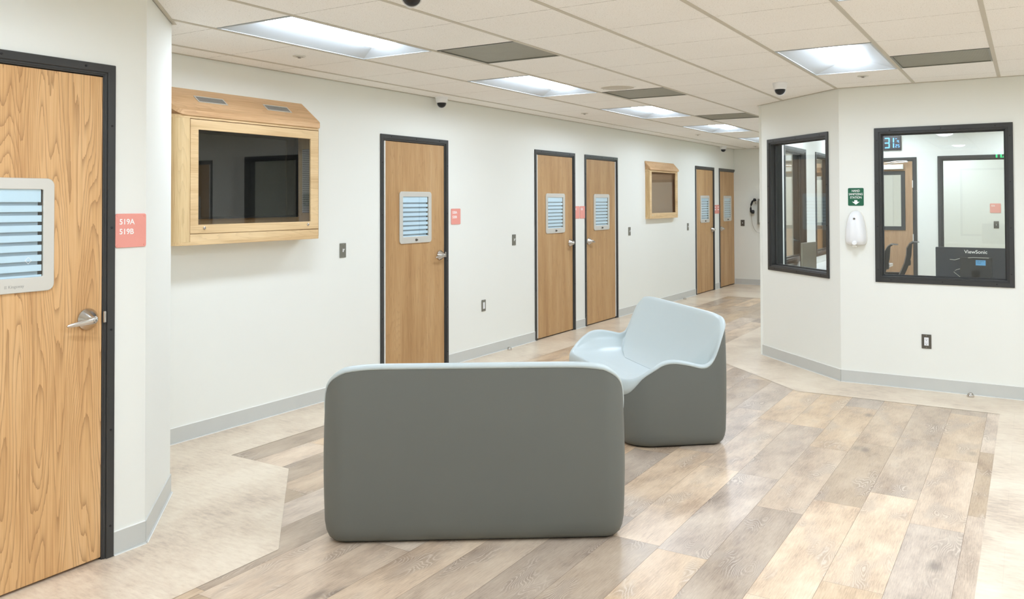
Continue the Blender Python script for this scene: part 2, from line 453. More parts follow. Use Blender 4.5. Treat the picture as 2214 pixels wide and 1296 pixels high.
# baseboards ---------------------------------------------------------
BBH, BBT = .102, .006
def baseboard(name, w, spans, label=None):
    g = MB(); c = MB()
    for a, b in spans:
        g.box(a, b, -BBT, 0, 0, BBH); g.box(a, b, -BBT - .006, -BBT, 0, .008)
        c.box(a, b, -BBT - .0095, -BBT - .006, 0, .004); c.box(a, b, -BBT - .001, 0, BBH, BBH + .002)
    (ox, oy), r = WALLS[w]
    o = g.build(name, 'base', loc=(ox, oy, 0)); o.rotation_euler = (0, 0, r); struct(o, label)
    c.build('caulk_line', 'caulk', o)
    return o
def spans(a, b, cuts, w=DW):
    out = []; x = a
    for c in sorted(cuts):
        if c > x: out.append((x, c))
        x = c + w
    if b > x: out.append((x, b))
    return out
baseboard('baseboard_left', 'L', spans(2.86, YF, DOORS_L), 'grey rubber baseboard on the left corridor wall')
baseboard('baseboard_far', 'F', spans(XL + .012, 3.1, [XL + 1.16]), 'grey rubber baseboard at the corridor end')
baseboard('baseboard_near', 'N', spans(-3.1, 2.38, [ND]), 'grey rubber baseboard beside the nearest door')
baseboard('baseboard_right', 'R', spans(-1.395, 3.1, [RD]), 'grey rubber baseboard under the large window')
baseboard('baseboard_angled', 'A', [(0, LA)], 'grey rubber baseboard on the angled wall')
WALLS['C'] = ((XN, 2.38), PI * .75)
g = MB(); g.box(0, math.hypot(.48, .48), -BBT, 0, 0, BBH); g.box(0, math.hypot(.48, .48), -BBT - .006, -BBT, 0, .008)
o = g.build('baseboard_near_corner', 'base', loc=(XN, 2.38, 0)); o.rotation_euler = (0, 0, PI * .75); struct(o, 'grey rubber baseboard on the chamfered corner')
c = MB(); c.box(0, math.hypot(.48, .48), -BBT - .0095, -BBT - .006, 0, .004); c.build('caulk_line', 'caulk', o)

# ceiling ------------------------------------------------------------
def cx(k): return GX0 + CELL * k
def cy(j): return GY0 + CELL * j
LIGHTS = [(3, -3), (8, 2), (1, -7), (1, -3), (1, 1), (1, 5), (1, 9), (1, 13), (1, 17), (5, 5), (6, 1), (5, -3), (5, -8), (9, -3), (9, 1), (9, 5), (9, -8), (1, -9),  # those behind and beside the viewer are unseen, added for extra light
          (4, 10), (4, 14), (7, 10), (7, 14), (5, 19), (8, 19)]
LIGHTS = [l for l in LIGHTS if l not in ((1, -9),)]
VENTS = [(2, 3), (2, 7), (2, 11), (6, 6)]
def ceiling():
    taken = set()
    for k, j in LIGHTS: taken |= {(k, j), (k, j + 1)}
    taken |= set(VENTS)
    g = MB()
    xs = [XL - .2] + [cx(k) for k in range(0, 13)] + [3.4]
    ys = [cy(j) for j in range(-10, 23)]
    for i in range(len(xs) - 1):
        for jj in range(len(ys) - 1):
            if (i - 1, jj - 10) in taken: continue
            f = g.b.faces.new([g.b.verts.new(p) for p in ((xs[i], ys[jj], CEIL), (xs[i], ys[jj + 1], CEIL), (xs[i + 1], ys[jj + 1], CEIL), (xs[i + 1], ys[jj], CEIL))])
    bmesh.ops.remove_doubles(g.b, verts=g.b.verts[:], dist=1e-4)
    o = g.build('ceiling', 'ceiling', recalc=False); struct(o, 'suspended ceiling of speckled beige tiles')
    g = MB()
    g.box(XL - .2, 3.4, ys[0], ys[-1], CEIL + .16, CEIL + .18)  # unseen cover over the tiles, added to block stray light
    struct(g.build('ceiling_slab', 'dark_gap'), 'slab above the suspended ceiling')
    g = MB()
    for x in [cx(k) for k in range(0, 13)]:
        g.box(x - .012, x + .012, ys[0], ys[-1], CEIL - .004, CEIL + .001)
    struct(g.build('trim_1', 'runner', bevel=.001, seg=1), 'painted steel ceiling grid runners')
    # wall angle strips
    g = MB()
    def strip(w, a, b):
        for (u0, u1) in ((a, b),):
            p = [at(w, u0, 0, 0), at(w, u1, 0, 0), at(w, u1, 0, .022), at(w, u0, 0, .022)]
            g.prism([(q[0], q[1]) for q in p], CEIL - .003, CEIL + .0005, 'z')
            p = [at(w, u0, 0, 0), at(w, u1, 0, 0), at(w, u1, 0, .002), at(w, u0, 0, .002)]
            g.prism([(q[0], q[1]) for q in p], CEIL - .003, CEIL + .02, 'z')
    strip('L', 2.86, YF); strip('F', XL, 3.1); strip('N', -3.2, 2.385); strip('R', -1.4, 3.1); strip('A', -.015, LA); strip('C', 0, .70); strip('B', XO, 3)
    struct(g.build('trim_2', 'runner'), 'painted steel edge angle where ceiling meets walls')
ceiling()

def troffer(label_first):
    r = thing('ceiling_light', (0, 0, CEIL), 0, label_first, 'ceiling light', 'recessed ceiling lights')
    w, l = CELL - .024, 2 * CELL - .012
    x, y = w / 2, l / 2
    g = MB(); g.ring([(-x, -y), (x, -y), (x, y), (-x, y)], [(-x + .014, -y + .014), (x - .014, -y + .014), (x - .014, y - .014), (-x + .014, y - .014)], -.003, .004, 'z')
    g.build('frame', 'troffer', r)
    # sloped reflector pan, open below
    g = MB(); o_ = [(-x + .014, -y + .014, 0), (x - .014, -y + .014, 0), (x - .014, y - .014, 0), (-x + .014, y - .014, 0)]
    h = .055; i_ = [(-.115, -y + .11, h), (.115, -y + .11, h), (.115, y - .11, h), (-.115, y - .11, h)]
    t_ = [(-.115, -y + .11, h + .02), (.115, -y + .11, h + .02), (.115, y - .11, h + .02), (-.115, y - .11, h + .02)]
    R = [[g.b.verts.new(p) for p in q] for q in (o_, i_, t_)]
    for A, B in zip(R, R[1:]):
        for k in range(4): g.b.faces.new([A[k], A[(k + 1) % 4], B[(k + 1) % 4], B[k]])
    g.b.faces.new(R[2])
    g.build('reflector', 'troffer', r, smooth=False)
    # curved centre diffuser
    g = MB(); rows = []
    n = 8; L_ = y - .112
    for yy, s in ((-L_, .25), (-L_ + .03, .8), (-L_ + .07, 1), (L_ - .07, 1), (L_ - .03, .8), (L_, .25)):
        rows.append([Vector((-.113 * math.cos(PI * k / n), yy, h + .012 - .045 * s * math.sin(PI * k / n))) for k in range(n + 1)])
    g.loft(rows, close=False)
    g.build('diffuser', 'emit', r, smooth=True)
    return r
LN = {(1, 1): 'nearest and largest recessed light, above the wooden television cabinet',
      (1, 5): 'second recessed light from the left, above the row of doors past the camera',
      (1, 9): 'third recessed light down the corridor, beside the second grey vent',
      (1, 13): 'fourth recessed light down the corridor, just before the far vent ends',
      (1, 17): 'farthest recessed light, cut off by the angled wall',
      (5, 5): 'recessed light on the right, between the dome camera and the long grey vent',
      (6, 1): 'recessed light cut by the top edge, above the right side'}
first = None
for k, j in LIGHTS:
    loc = (cx(k) + CELL / 2, cy(j) + CELL, CEIL)
    lab = LN.get((k, j))
    if first is None:
        first = troffer(lab or 'recessed ceiling light added out of view for extra light'); first.location = loc
    else:
        dup(first, loc, 0, lab or ('recessed ceiling light inside the glazed office' if j >= 10 else 'recessed ceiling light added out of view for extra light'))

def vent(label):
    r = thing('ceiling_vent', (0, 0, CEIL), 0, label, 'air vent', 'perforated ceiling vents')
    h = CELL / 2 - .012
    g = MB(); g.ring([(-h, -h), (h, -h), (h, h), (-h, h)], [(-h + .012, -h + .012), (h - .012, -h + .012), (h - .012, h - .012), (-h + .012, h - .012)], -.002, .006, 'z')
    g.build('frame', 'switchplate', r)
    g = MB(); g.box(-h + .01, h - .01, -h + .01, h - .01, .004, .008); g.build('grille', 'vent', r)
    return r
VL = ['nearest square grey vent, left of centre between two lights', 'second square grey vent, beside the round speaker',
      'farthest grey vent, near the end of the corridor ceiling', 'long-looking grey perforated vent at the upper right']
v0 = None
for (k, j), lb in zip(VENTS, VL):
    loc = (cx(k) + CELL / 2, cy(j) + CELL / 2, CEIL)
    if v0 is None: v0 = vent(lb); v0.location = loc
    else: dup(v0, loc, 0, lb)

# sprinkler covers, speaker, cameras
def sprinkler(label):
    r = thing('sprinkler_cover', (0, 0, CEIL), 0, label, 'sprinkler', 'ceiling sprinklers')
    g = MB(); g.lathe([(.042, 0), (.042, -.004), (.037, -.007), (.024, -.006), (.022, 0)]); g.build('escutcheon', 'plate', r, smooth='angle')
    g = MB(); g.lathe([(.02, 0), (.02, -.004), (.008, -.012), (.012, -.016), (0, -.017)], seg=20); g.build('deflector', 'steel', r, smooth='angle')
    return r
sp = sprinkler('chrome sprinkler head nearest the viewer, above the television cabinet'); sp.location = (-4.11, 3.954, CEIL)
for p, lb in (((-4.159, 8.235), 'sprinkler head above the pair of doors in the middle'), ((-1.091, 6.962), 'sprinkler head in front of the light on the right'),
              ((-4.108, 11.793), 'sprinkler head above the small wooden notice cabinet'), ((-4.126, 14.864), 'sprinkler head at the far end of the corridor')):
    dup(sp, (*p, CEIL), 0, lb)
r = thing('ceiling_speaker', (-2.976, 6.516, CEIL), 0, 'round beige ceiling speaker beside the second vent', 'speaker')
g = MB(); g.lathe([(.155, 0), (.155, -.003), (.15, -.006), (.142, -.006), (.14, 0)], seg=48); g.build('rim', 'ceiling', r, smooth='angle')
g = MB(); g.lathe([(.14, -.002), (.09, -.004), (.088, -.0055), (0, -.0055)], seg=48); g.build('grille', 'runner', r, smooth='angle')

def dome(label, loc, rz):
    r = thing('security_camera', loc, rz, label, 'security camera', 'ceiling dome cameras')
    g = MB(); g.lathe([(.060, 0), (.060, -.009), (.056, -.013), (.055, -.034), (.051, -.05), (.047, -.056), (0, -.056)], seg=40); g.build('housing', 'white_plastic', r, smooth='angle')
    g = MB(); g.lathe([(.042 * math.cos(t), -.056 - .044 * math.sin(t)) for t in [PI / 2 * i / 10 for i in range(10)]] + [(0, -.1)], seg=32); g.build('dome', 'black_plastic', r, smooth=True)
    # pale cradle under the dark dome
    g = MB(); rows = []
    for i in range(17):
        t = PI * i / 16; p = Vector((.047 * math.cos(t), .0, -.054 - .051 * math.sin(t)))
        q = Vector((.0425 * math.cos(t), 0, -.054 - .046 * math.sin(t)))
        rows.append([p + Vector((0, .004, 0)), p + Vector((0, .018, 0)), q + Vector((0, .018, 0)), q + Vector((0, .004, 0))])
    g.loft(rows); g.build('cradle', 'white_plastic', r, smooth='angle')
    return r
cam0 = dome('dome security camera in the corner of ceiling and left wall, above the first closed door', (-4.62, 6.22, CEIL), .64)
dup(cam0, (-1.736, 7.0, CEIL), .24, 'dome security camera on the ceiling near the angled wall')
dup(cam0, (-4.62, 14.6, CEIL), .3, 'tiny dome security camera above the two farthest doors')
dup(cam0, (-2.33, 2.915, CEIL), .67, 'dome security camera cut off by the top edge of the photo')

# ------------------------------------------------------------------ doors
def screws(parent, pts, y, r=.0055):
    first = None
    for (x, z) in pts:
        if first is None:
            g = MB(); g.lathe([(r, .001), (r * .85, -.0015), (r * .3, -.0022), (0, -.002)], axis='y', seg=12)
            first = g.build('screw', 'dark', parent, loc=(x, y, z), smooth='angle')
        else:
            c = first.copy(); COL.objects.link(c); c.parent = parent; c.location = (x, y, z)

def steel_frame(parent, w, z0, z1, face=.052, depth=.13, bottom=False, proud=.012):
    """painted steel casing with a stepped inner stop"""
    g = MB()
    def U(o_, i_, y0, y1, b):
        if b:
            g.ring([(o_, z0 + o_), (w - o_, z0 + o_), (w - o_, z1 - o_), (o_, z1 - o_)], [(i_, z0 + i_), (w - i_, z0 + i_), (w - i_, z1 - i_), (i_, z1 - i_)], y0, y1)
        else:
            g.prism([(o_, z0), (o_, z1 - o_), (w - o_, z1 - o_), (w - o_, z0), (w - i_, z0), (w - i_, z1 - i_), (i_, z1 - i_), (i_, z0)], y0, y1)
    U(0, face - .016, -proud, 0.0, bottom)
    U(face - .020, face - .006, -.004, .02, bottom)
    U(face - .020, face, 0, depth, bottom)
    g2 = g.build('frame', 'black', parent, bevel=.0025, seg=1)
    return g2

def lever(parent, x, z, s):
    """conical ligature-resistant handle; s = -1 points left, +1 right"""
    r = bpy.data.objects.new('door_handle', None); COL.objects.link(r); r.parent = parent; r.location = (x, 0, z)
    g = MB(); g.lathe([(.046, .0), (.046, -.004), (.030, -.026), (.017, -.046), (.015, -.05), (0, -.05)], axis='y', seg=40); g.build('rose', 'chrome', r, smooth='angle')
    g = MB(); rows = []
    for t, hw, yo in ((-.014, .010, -.052), (-.006, .0155, -.056), (.01, .0155, -.057), (.05, .0115, -.052), (.09, .0085, -.043), (.106, .006, -.038), (.11, .003, -.037)):
        zc = -.016 * t / .11; th = .011 if t < .02 else .008
        rows.append([Vector((s * t, yo + th * .5 * math.cos(a) + .004, zc + hw * math.sin(a))) for a in [2 * PI * k / 12 for k in range(12)]])
    g.loft(rows); g.build('lever', 'chrome', r, smooth='angle')
    g = MB(); g.lathe([(.0085, -.05), (.0085, -.0605), (.007, -.0615), (0, -.0615)], axis='y', seg=24); g.build('lock_cylinder', 'steel', r, smooth='angle')
    g = MB(); g.box(-.001, .001, -.0622, -.06, -.004, .004); g.build('keyway', 'dark', r)
    return r

def door(num, w, u, wood_mat, hinge_left, label, panel=True, knob=True, kingsway=False, slatlight='blueslat', z_panel=1.42, DH=2.145, dx=0.0):
    rz = WALLS[w][1]
    d = thing('door_%d' % num, at(w, u), rz, label, None, None, 'structure')
    steel_frame(d, DW, 0, DH)
    screws(d, [(.018, z) for z in (.14, .56, 1.0, 1.45, 1.9)] + [(DW - .018, z) for z in (.14, .56, 1.0, 1.45, 1.9)] + [(x, DH - .018) for x in (.14, DW / 2, DW - .14)], -.0125)
    hl = .018 if hinge_left else 0.0; hr = 0.0 if hinge_left else .018
    x0, x1, zt = .054 + hl, DW - .054 - hr, DH - .056
    g = MB(); g.box(x0, x1, .004, .05, .012, zt); g.build('slab', wood_mat, d, bevel=.0015, seg=1)
    hx = (.052, .053 + hl) if hinge_left else (DW - .053 - hr, DW - .052)
    g = MB(); g.box(hx[0] + .001, hx[1], -.002, .01, .02, zt); g.build('hinge', 'hinge', d, bevel=.001, seg=1)
    g = MB(); g.box(.048, DW - .048, .03, .06, 0, zt + .01); g.build('gasket', 'dark', d)
    lx = x1 - .066 if hinge_left else x0 + .066
    lever(d, lx, 1.058, -1 if hinge_left else 1)
    g = MB()
    kx = DW - .047 if hinge_left else .047
    g.box(kx - .006, kx + .005, -.0145, -.004, 1.035, 1.085); g.build('strike_plate', 'steel', d, bevel=.003)
    if panel:
        pc = DW / 2 + dx; a, b, c0, c1 = pc - .23, pc + .23, z_panel - .232, z_panel + .232
        v = bpy.data.objects.new('vision_panel', None); COL.objects.link(v); v.parent = d; v.location = (pc, 0, z_panel)
        oi = rrect(-.23, .23, -.232, .232, .03, 6); ii = rrect(-.184, .184, -.172, .186, .006, 6)
        g = MB(); g.ring(oi, ii, -.006, .004); g.build('trim_plate', 'plate', v, bevel=.003)
        g = MB(); g.box(-.184, .184, .000, .002, -.172, .186); g.build('pane', 'glass', v)
        g = MB(); g.box(-.184, .178, .0035, .0045, .186 - .052, .186)
        z = .186 - .052 - .014
        while z > -.165:
            g.box(-.184, .182, .0035, .0045, max(z - .026, -.172), z); z -= .0405
        g.build('slats', slatlight, v)
        g = MB(); g.box(-.184, .170, .0125, .0135, -.172, .186); g.build('rear_slats', 'greyslat', v)  # stops short at the right: dark strip in the gaps imitates slat shadow
        g = MB(); g.box(-.19, .19, .016, .03, -.18, .19); g.build('backing', 'dark', v)
        # slab must have room for the light stack: sink a dark liner
        if knob:
            g = MB(); g.lathe([(.012, -.006), (.011, -.014), (.007, -.022), (.004, -.026), (0, -.027)], c=(0, 0, -.203), axis='y', seg=20); g.build('knob', 'darkplate', v, smooth='angle')
        if kingsway:
            text('Kingsway', .0165, (.045, -.0062, -.2105), 'greyletter', v, ext=.0003)
            g = MB()
            for i in range(2):
                for k in range(3): g.box(.031 + i * .005, .034 + i * .005, -.0065, -.006, -.211 + k * .004, -.2085 + k * .004)
            g.build('logo', 'greyletter', v)
            g = MB(); g.ring([(.126, -.118), (.140, -.104), (.126, -.09), (.112, -.104)], [(.126, -.116), (.138, -.104), (.126, -.092), (.114, -.104)], -.0006, -.0002)
            g.build('etched_logo', 'letter', v)
    return d
# cut the slab where the vision panel sits by building slabs as rings
_door_build = MB.build
def slab_ring(x0, x1, z0, z1, zp, pc):
    g = MB()
    g.ring([(x0, z0), (x1, z0), (x1, z1), (x0, z1)], [(pc - .19, zp - .178), (pc + .19, zp - .178), (pc + .19, zp + .192), (pc - .19, zp + .192)], .004, .05)
    return g
def fix_slab(d, zp=1.42, dx=0.0):
    for ch in list(d.children):
        if ch.name.startswith('slab'):
            me = ch.data; xs = [v.co.x for v in me.vertices]; zs = [v.co.z for v in me.vertices]
            g = slab_ring(min(xs), max(xs), min(zs), max(zs), zp, DW / 2 + dx)
            bmesh.ops.recalc_face_normals(g.b, faces=g.b.faces[:]); g.b.to_mesh(me); g.b.free()

DL = ['oak door with a slatted window and room sign 520A 520B to its right',
      'oak door with handle on the right, left one of the middle pair', 'oak door with handle on the left, right one of the middle pair',
      'oak door with handle on the right, left one of the farthest pair', 'oak door with handle on the left, beside the far corner']
specs = [(1, 'N', ND, 'door_a', True, 'nearest golden oak door on the left with a slatted window', False, True)]
for i, u in enumerate(DOORS_L): specs.append((i + 2, 'L', u, 'door_b', i in (0, 1, 3), DL[i], True, False))
for n, w, u, mt, hl, lb, kn, kw in specs:
    ex = dict(z_panel=1.43, DH=2.17, dx=-.012) if n == 1 else {}
    d = door(n, w, u, mt, hl, lb, knob=kn, kingsway=kw, **ex)
    bpy.context.view_layer.update(); fix_slab(d, ex.get('z_panel', 1.42), ex.get('dx', 0.0))
# backs of the rooms behind the doors stay closed by the gasket panels

def glazed_door(num, w, u, label, glass_x=(.19, .80), glass_z=(1.18, 1.93), closer=True, hinge_left=False):
    d = thing('door_%d' % num, at(w, u), WALLS[w][1], label, None, None, 'structure')
    steel_frame(d, DW, 0, DH)
    x0, x1, zt = .054, DW - .054, DH - .056
    a, b = glass_x; c0, c1 = glass_z
    g = MB(); g.ring([(x0, .012), (x1, .012), (x1, zt), (x0, zt)], [(a, c0), (b, c0), (b, c1), (a, c1)], .004, .05); g.build('slab', 'door_n', d)
    f = bpy.data.objects.new('window_frame', None)
    g = MB(); g.ring([(a - .03, c0 - .03), (b + .03, c0 - .03), (b + .03, c1 + .03), (a - .03, c1 + .03)], [(a + .022, c0 + .022), (b - .022, c0 + .022), (b - .022, c1 - .022), (a + .022, c1 - .022)], -.008, .05)
    g.build('window_frame', 'black', d, bevel=.002)
    g = MB(); g.box(a, b, .022, .027, c0, c1); g.build('pane', 'glass', d)
    if closer:
        cxx = DW - .30
        cl = bpy.data.objects.new('door_closer', None); COL.objects.link(cl); cl.parent = d; cl.location = (cxx, 0, zt - .07)
        g = MB(); g.box(-.17, .14, -.055, .004, -.035, .03); g.build('cover', 'plate', cl, bevel=.004)
        g = MB(); g.tube([(-.06, -.03, .034), (.02, -.055, .05), (.2, -.06, .062)], .007); g.build('arm', 'steel', cl, smooth='angle')
        g = MB(); g.tube([(-.1, -.04, .05), (.05, -.05, .075), (.19, -.05, .075)], .006); g.build('arm', 'steel', cl, smooth='angle')
    for z in (.3, 1.05, 1.78):
        g = MB(); hx = DW - .053; g.box(hx - .004, hx + .008, -.004, .006, z - .05, z + .05); g.build('hinge', 'hinge', d, bevel=.002)
    lever(d, .11, 1.0, 1)
    return d
glazed_door(7, 'B', BD, 'tan oak office door with a tall window and door closer, seen through the large window')
glazed_door(8, 'F', XL + 1.16, 'tan oak door with a large window at the corridor end', glass_x=(.16, .82), glass_z=(1.15, 1.95), closer=False)
door_right = door(9, 'R', RD, 'door_b', True, 'oak door on the right wall beyond the large window')
bpy.context.view_layer.update(); fix_slab(door_right)
# white walls of the rooms beyond the two glazed doors
g = MB(); g.box(XL + .9, XL + 2.5, YF + 1.2, YF + 1.25, 0, 2.6); struct(g.build('wall_beyond', 'wall'), 'off-white wall in the room past the far door')

# ------------------------------------------------------------------ windows
def window(num, w, u0, u1, z0, z1, label, depth=.13):
    d = thing('window_%d' % num, at(w, u0), WALLS[w][1], label, None, None, 'structure')
    W_ = u1 - u0
    steel_frame(d, W_, z0, z1, face=.052, depth=depth, bottom=True)
    g = MB(); f = .052
    g.ring([(f - .002, z0 + f - .002), (W_ - f + .002, z0 + f - .002), (W_ - f + .002, z1 - f + .002), (f - .002, z1 - f + .002)],
           [(f + .012, z0 + f + .012), (W_ - f - .012, z0 + f + .012), (W_ - f - .012, z1 - f - .012), (f + .012, z1 - f - .012)], .045, .062)
    g.build('glazing_stop', 'black', d, bevel=.002, seg=1)
    g = MB(); g.box(f, W_ - f, .066, .072, z0 + f, z1 - f); g.build('pane', 'glass', d)
    n = 4
    screws(d, [(.022, z0 + (z1 - z0) * t) for t in (.08, .36, .64, .92)] + [(W_ - .022, z0 + (z1 - z0) * t) for t in (.08, .36, .64, .92)]
           + [(W_ * t, z1 - .022) for t in (.12, .5, .88)] + [(W_ * t, z0 + .022) for t in (.12, .5, .88)], -.0125)
    return d
w2 = window(1, 'R', *W2, 'large black-framed office window on the right wall')
w1 = window(2, 'A', *W1, 'narrow-looking black-framed office window on the angled wall')
window(3, 'B', *BW, 'black-framed interior window on the office back wall')
WALLS['O'] = ((XO + .13, 0), PI / 2)
for i, (a, b) in enumerate(OWS):
    window(4 + i, 'O', a, b, .88, 2.15, 'black-framed side window of the office' if i == 0 else 'second black-framed side window of the office, nearer the back')

# ------------------------------------------------------------------ room signs
def room_sign(w, uc, zc, lines, label, screw=True, group='coral pink room number signs', size=.0345):
    r = thing('room_sign', at(w, uc, zc, .0015), WALLS[w][1], label, 'sign', group)
    g = MB(); g.prism(rrect(-.076, .076, -.076, .076, .01), -.005, 0); g.build('panel', 'pink', r, bevel=.001, seg=1)
    n = len(lines)
    for i, t in enumerate(lines):
        text(t, size, (-.058, -.0052, .028 - i * .044), 'letter', r, ext=.0008, off=.0004)
    if screw:
        f0 = None
        for sx in (-.066, .066):
            for sz in (-.066, .066):
                if f0 is None:
                    g = MB(); g.lathe([(.0045, -.005), (.004, -.0068), (0, -.007)], axis='y', seg=12); f0 = g.build('screw', 'pink', r, loc=(sx, 0, sz), smooth='angle')
                else:
                    c = f0.copy(); COL.objects.link(c); c.parent = r; c.location = (sx, 0, sz)
    return r
room_sign('N', 2.301, 1.435, ['519A', '519B'], 'coral pink room sign reading 519A 519B beside the nearest door')
room_sign('L', 6.565, 1.417, ['520A', '520B'], 'coral pink room sign reading 520A 520B right of the first corridor door')
room_sign('L', 9.094 + .0, 1.424, ['521'], 'coral pink sign between the middle doors, left of the two', screw=False)
room_sign('L', 9.262, 1.424, ['522'], 'coral pink sign between the middle doors, right of the two', screw=False)
room_sign('L', 14.41, 1.41, ['523A', '523B'], 'coral pink sign between the farthest doors, left of the two', screw=False)
room_sign('L', 14.575, 1.41, ['524A', '524B'], 'coral pink sign between the farthest doors, right of the two', screw=False)
room_sign('F', -.465, 1.427, ['526'], 'coral pink sign reading 526 seen through the office windows', screw=False)
room_sign('F', -3.42 + .95, 1.427, ['525'], 'coral pink sign beside the glazed door at the corridor end', screw=False)

# hand sanitizing sign + dispenser
r = thing('sanitizer_sign', at('R', -1.262, 1.59, .001), 0, 'green hand sanitizing station sign with a white arrow', 'sign')
g = MB(); g.prism(rrect(-.063, .063, -.076, .076, .009), -.002, 0); g.build('panel', 'green', r)
for i, t in enumerate(('HAND', 'SANITIZING', 'STATION')):
    text(t, .0265, (0, -.0022, .043 - i * .0285), 'letter', r, align='CENTER', ext=.0004, off=.0003, sx=.78 if i == 1 else .85)
g = MB(); g.prism([(-.012, -.028), (.012, -.028), (.012, -.042), (.031, -.042), (0, -.067), (-.031, -.042), (-.012, -.042)], -.0028, -.002); g.build('arrow', 'letter', r)

def dispenser():
    r = thing('sanitizer_dispenser', at('R', -1.262, 0, -.001), 0, 'white egg-shaped hand sanitizer dispenser under the green sign', 'soap dispenser')
    def sec(z, hw, dp, p=2.6, y0=0.0, n=24):
        out = []
        for k in range(n + 1):
            t = PI * k / n; c, s_ = math.cos(t), math.sin(t)
            out.append(Vector((hw * math.copysign(abs(c) ** (2 / p), c), y0 - dp * abs(s_) ** (2 / p), z)))
        return out
    prof = [(1.178, .05, .05), (1.183, .066, .07), (1.195, .078, .085), (1.22, .084, .094), (1.27, .083, .1), (1.32, .078, .1), (1.37, .07, .096), (1.41, .06, .086), (1.44, .048, .07), (1.46, .034, .05), (1.47, .02, .03), (1.473, .006, .01)]
    g = MB(); g.loft([sec(*q) for q in prof], close=True); g.build('cover', 'white_plastic', r, smooth=True)
    g = MB(); g.loft([sec(z, hw + .007, .014, 2.2) for z, hw, dp in prof[1:]], close=True); g.build('back_plate', 'offwhite', r, smooth='angle')
    g = MB(); g.lathe([(.02, 0), (.019, -.012), (.014, -.017), (0, -.018)], c=(0, -.088, 1.198), axis='y', seg=24); g.build('push_button', 'white_plastic', r, smooth='angle')
    g = MB(); g.box(-.018, .018, -.09, -.05, 1.163, 1.18); g.build('nozzle', 'offwhite', r, bevel=.005)
    g = MB(); g.prism([(-.009, 0), (-.004, -.007), (.004, -.007), (.009, 0), (.006, .006), (.003, .003), (0, .01), (-.003, .003), (-.006, .006)], -.097, -.088)
    g.build('drop_emblem', 'darkplate', r, loc=(0, .0, 1.405))
    return r
dispenser()

# ------------------------------------------------------------------ switches and outlets
def switch(w, uc, zc, label, mat='switchplate', kind='toggle'):
    nm = {'toggle': 'light_switch', 'outlet': 'wall_outlet', 'blank': 'wall_outlet'}[kind]
    r = thing(nm, at(w, uc, zc, .0005), WALLS[w][1], label, 'light switch' if kind == 'toggle' else 'power outlet', 'wall switches' if kind == 'toggle' else 'wall outlets')
    g = MB(); g.prism(rrect(-.036, .036, -.058, .058, .003, 3), -.006, 0); g.build('cover_plate', mat, r, bevel=.002, seg=1)
    if kind == 'toggle':
        g = MB(); g.box(-.0055, .0055, -.008, -.005, -.013, .013); g.prism([(-.008, -.004), (-.02, .008), (-.022, .013), (-.008, .012)], -.0048, .0048, 'x'); g.build('toggle', 'white_plastic', r, bevel=.001, seg=1)
    else:
        g = MB(); g.prism(rrect(-.0165, .0165, -.033, .033, .002, 3), -.0085, -.005); g.build('receptacle', 'white_plastic', r, bevel=.001, seg=1)
        if kind == 'outlet':
            g = MB()
            for z in (.017, -.017):
                g.box(-.0075, -.0055, -.009, -.0084, z, z + .007); g.box(.005, .007, -.009, -.0084, z, z + .006)
                g.lathe([(.0028, -.0084), (.0028, -.009)], c=(0, 0, z - .007), axis='y', seg=12)
            g.build('sockets', 'dark', r)
    for z in (.047, -.047):
        g = MB(); g.lathe([(.003, -.005), (.0025, -.0072), (0, -.0074)], c=(0, 0, z), axis='y', seg=10)
        g.build('mounting_screw', 'steel', r, smooth='angle')
    return r
switch('L', 5.005, 1.17, 'grey light switch plate between the television cabinet and first door')
switch('L', 7.635, 1.148, 'grey light switch plate between sign 520 and the middle doors')
switch('L', 10.682, 1.142, 'grey light switch plate just right of the middle pair of doors')
switch('L', 13.01, 1.142, 'grey light switch plate under the right of the notice cabinet')
switch('F', -4.557, 1.145, 'dark switch plate on the far wall beside the pay phone', 'darkplate')
switch('L', 7.045, .507, 'grey plate with a blank white insert low on the left wall', kind='blank')
switch('R', -.73, .4, 'dark plate outlet with white sockets low on the right wall', 'darkplate', 'outlet')
switch('F', -.455, 1.16, 'dark switch plate under sign 526 seen through the office windows', 'darkplate')

# ------------------------------------------------------------------ door stops
def stop(label, loc):
    r = thing('door_stop', loc, 0, label, 'door stop', 'floor door stops')
    g = MB(); g.lathe([(.026, 0), (.026, .014), (.023, .018), (0, .018)], seg=28); g.build('base', 'chrome', r, smooth='angle')
    g = MB(); g.lathe([(.021, .016), (.021, .022), (.017, .03), (.008, .034), (0, .035)], seg=24); g.build('bumper', 'steel', r, smooth='angle')
    return r
s0 = stop('small chrome door stop by the right wall baseboard', (-.413, 7.54, .0012))
dup(s0, (-4.655, 7.45, .0012), 0, 'small chrome door stop by the left baseboard before the middle doors')
dup(s0, (-4.65, 12.68, .0012), 0, 'small chrome door stop far down the left baseboard')

# ------------------------------------------------------------------ television cabinet and notice cabinet
def corner_rect(y0, y1, xf, r0, r1, n=8):
    """plan outline (x = out from wall, y along wall), rounded at both front corners"""
    pts = [(0, y0)]
    for k in range(n + 1):
        t = PI / 2 * k / n; pts.append((xf - r0 + r0 * math.sin(t), y0 + r0 - r0 * math.cos(t)))
    for k in range(n + 1):
        t = PI / 2 * k / n; pts.append((xf - r1 + r1 * math.cos(t), y1 - r1 + r1 * math.sin(t)))
    pts.append((0, y1)); return pts

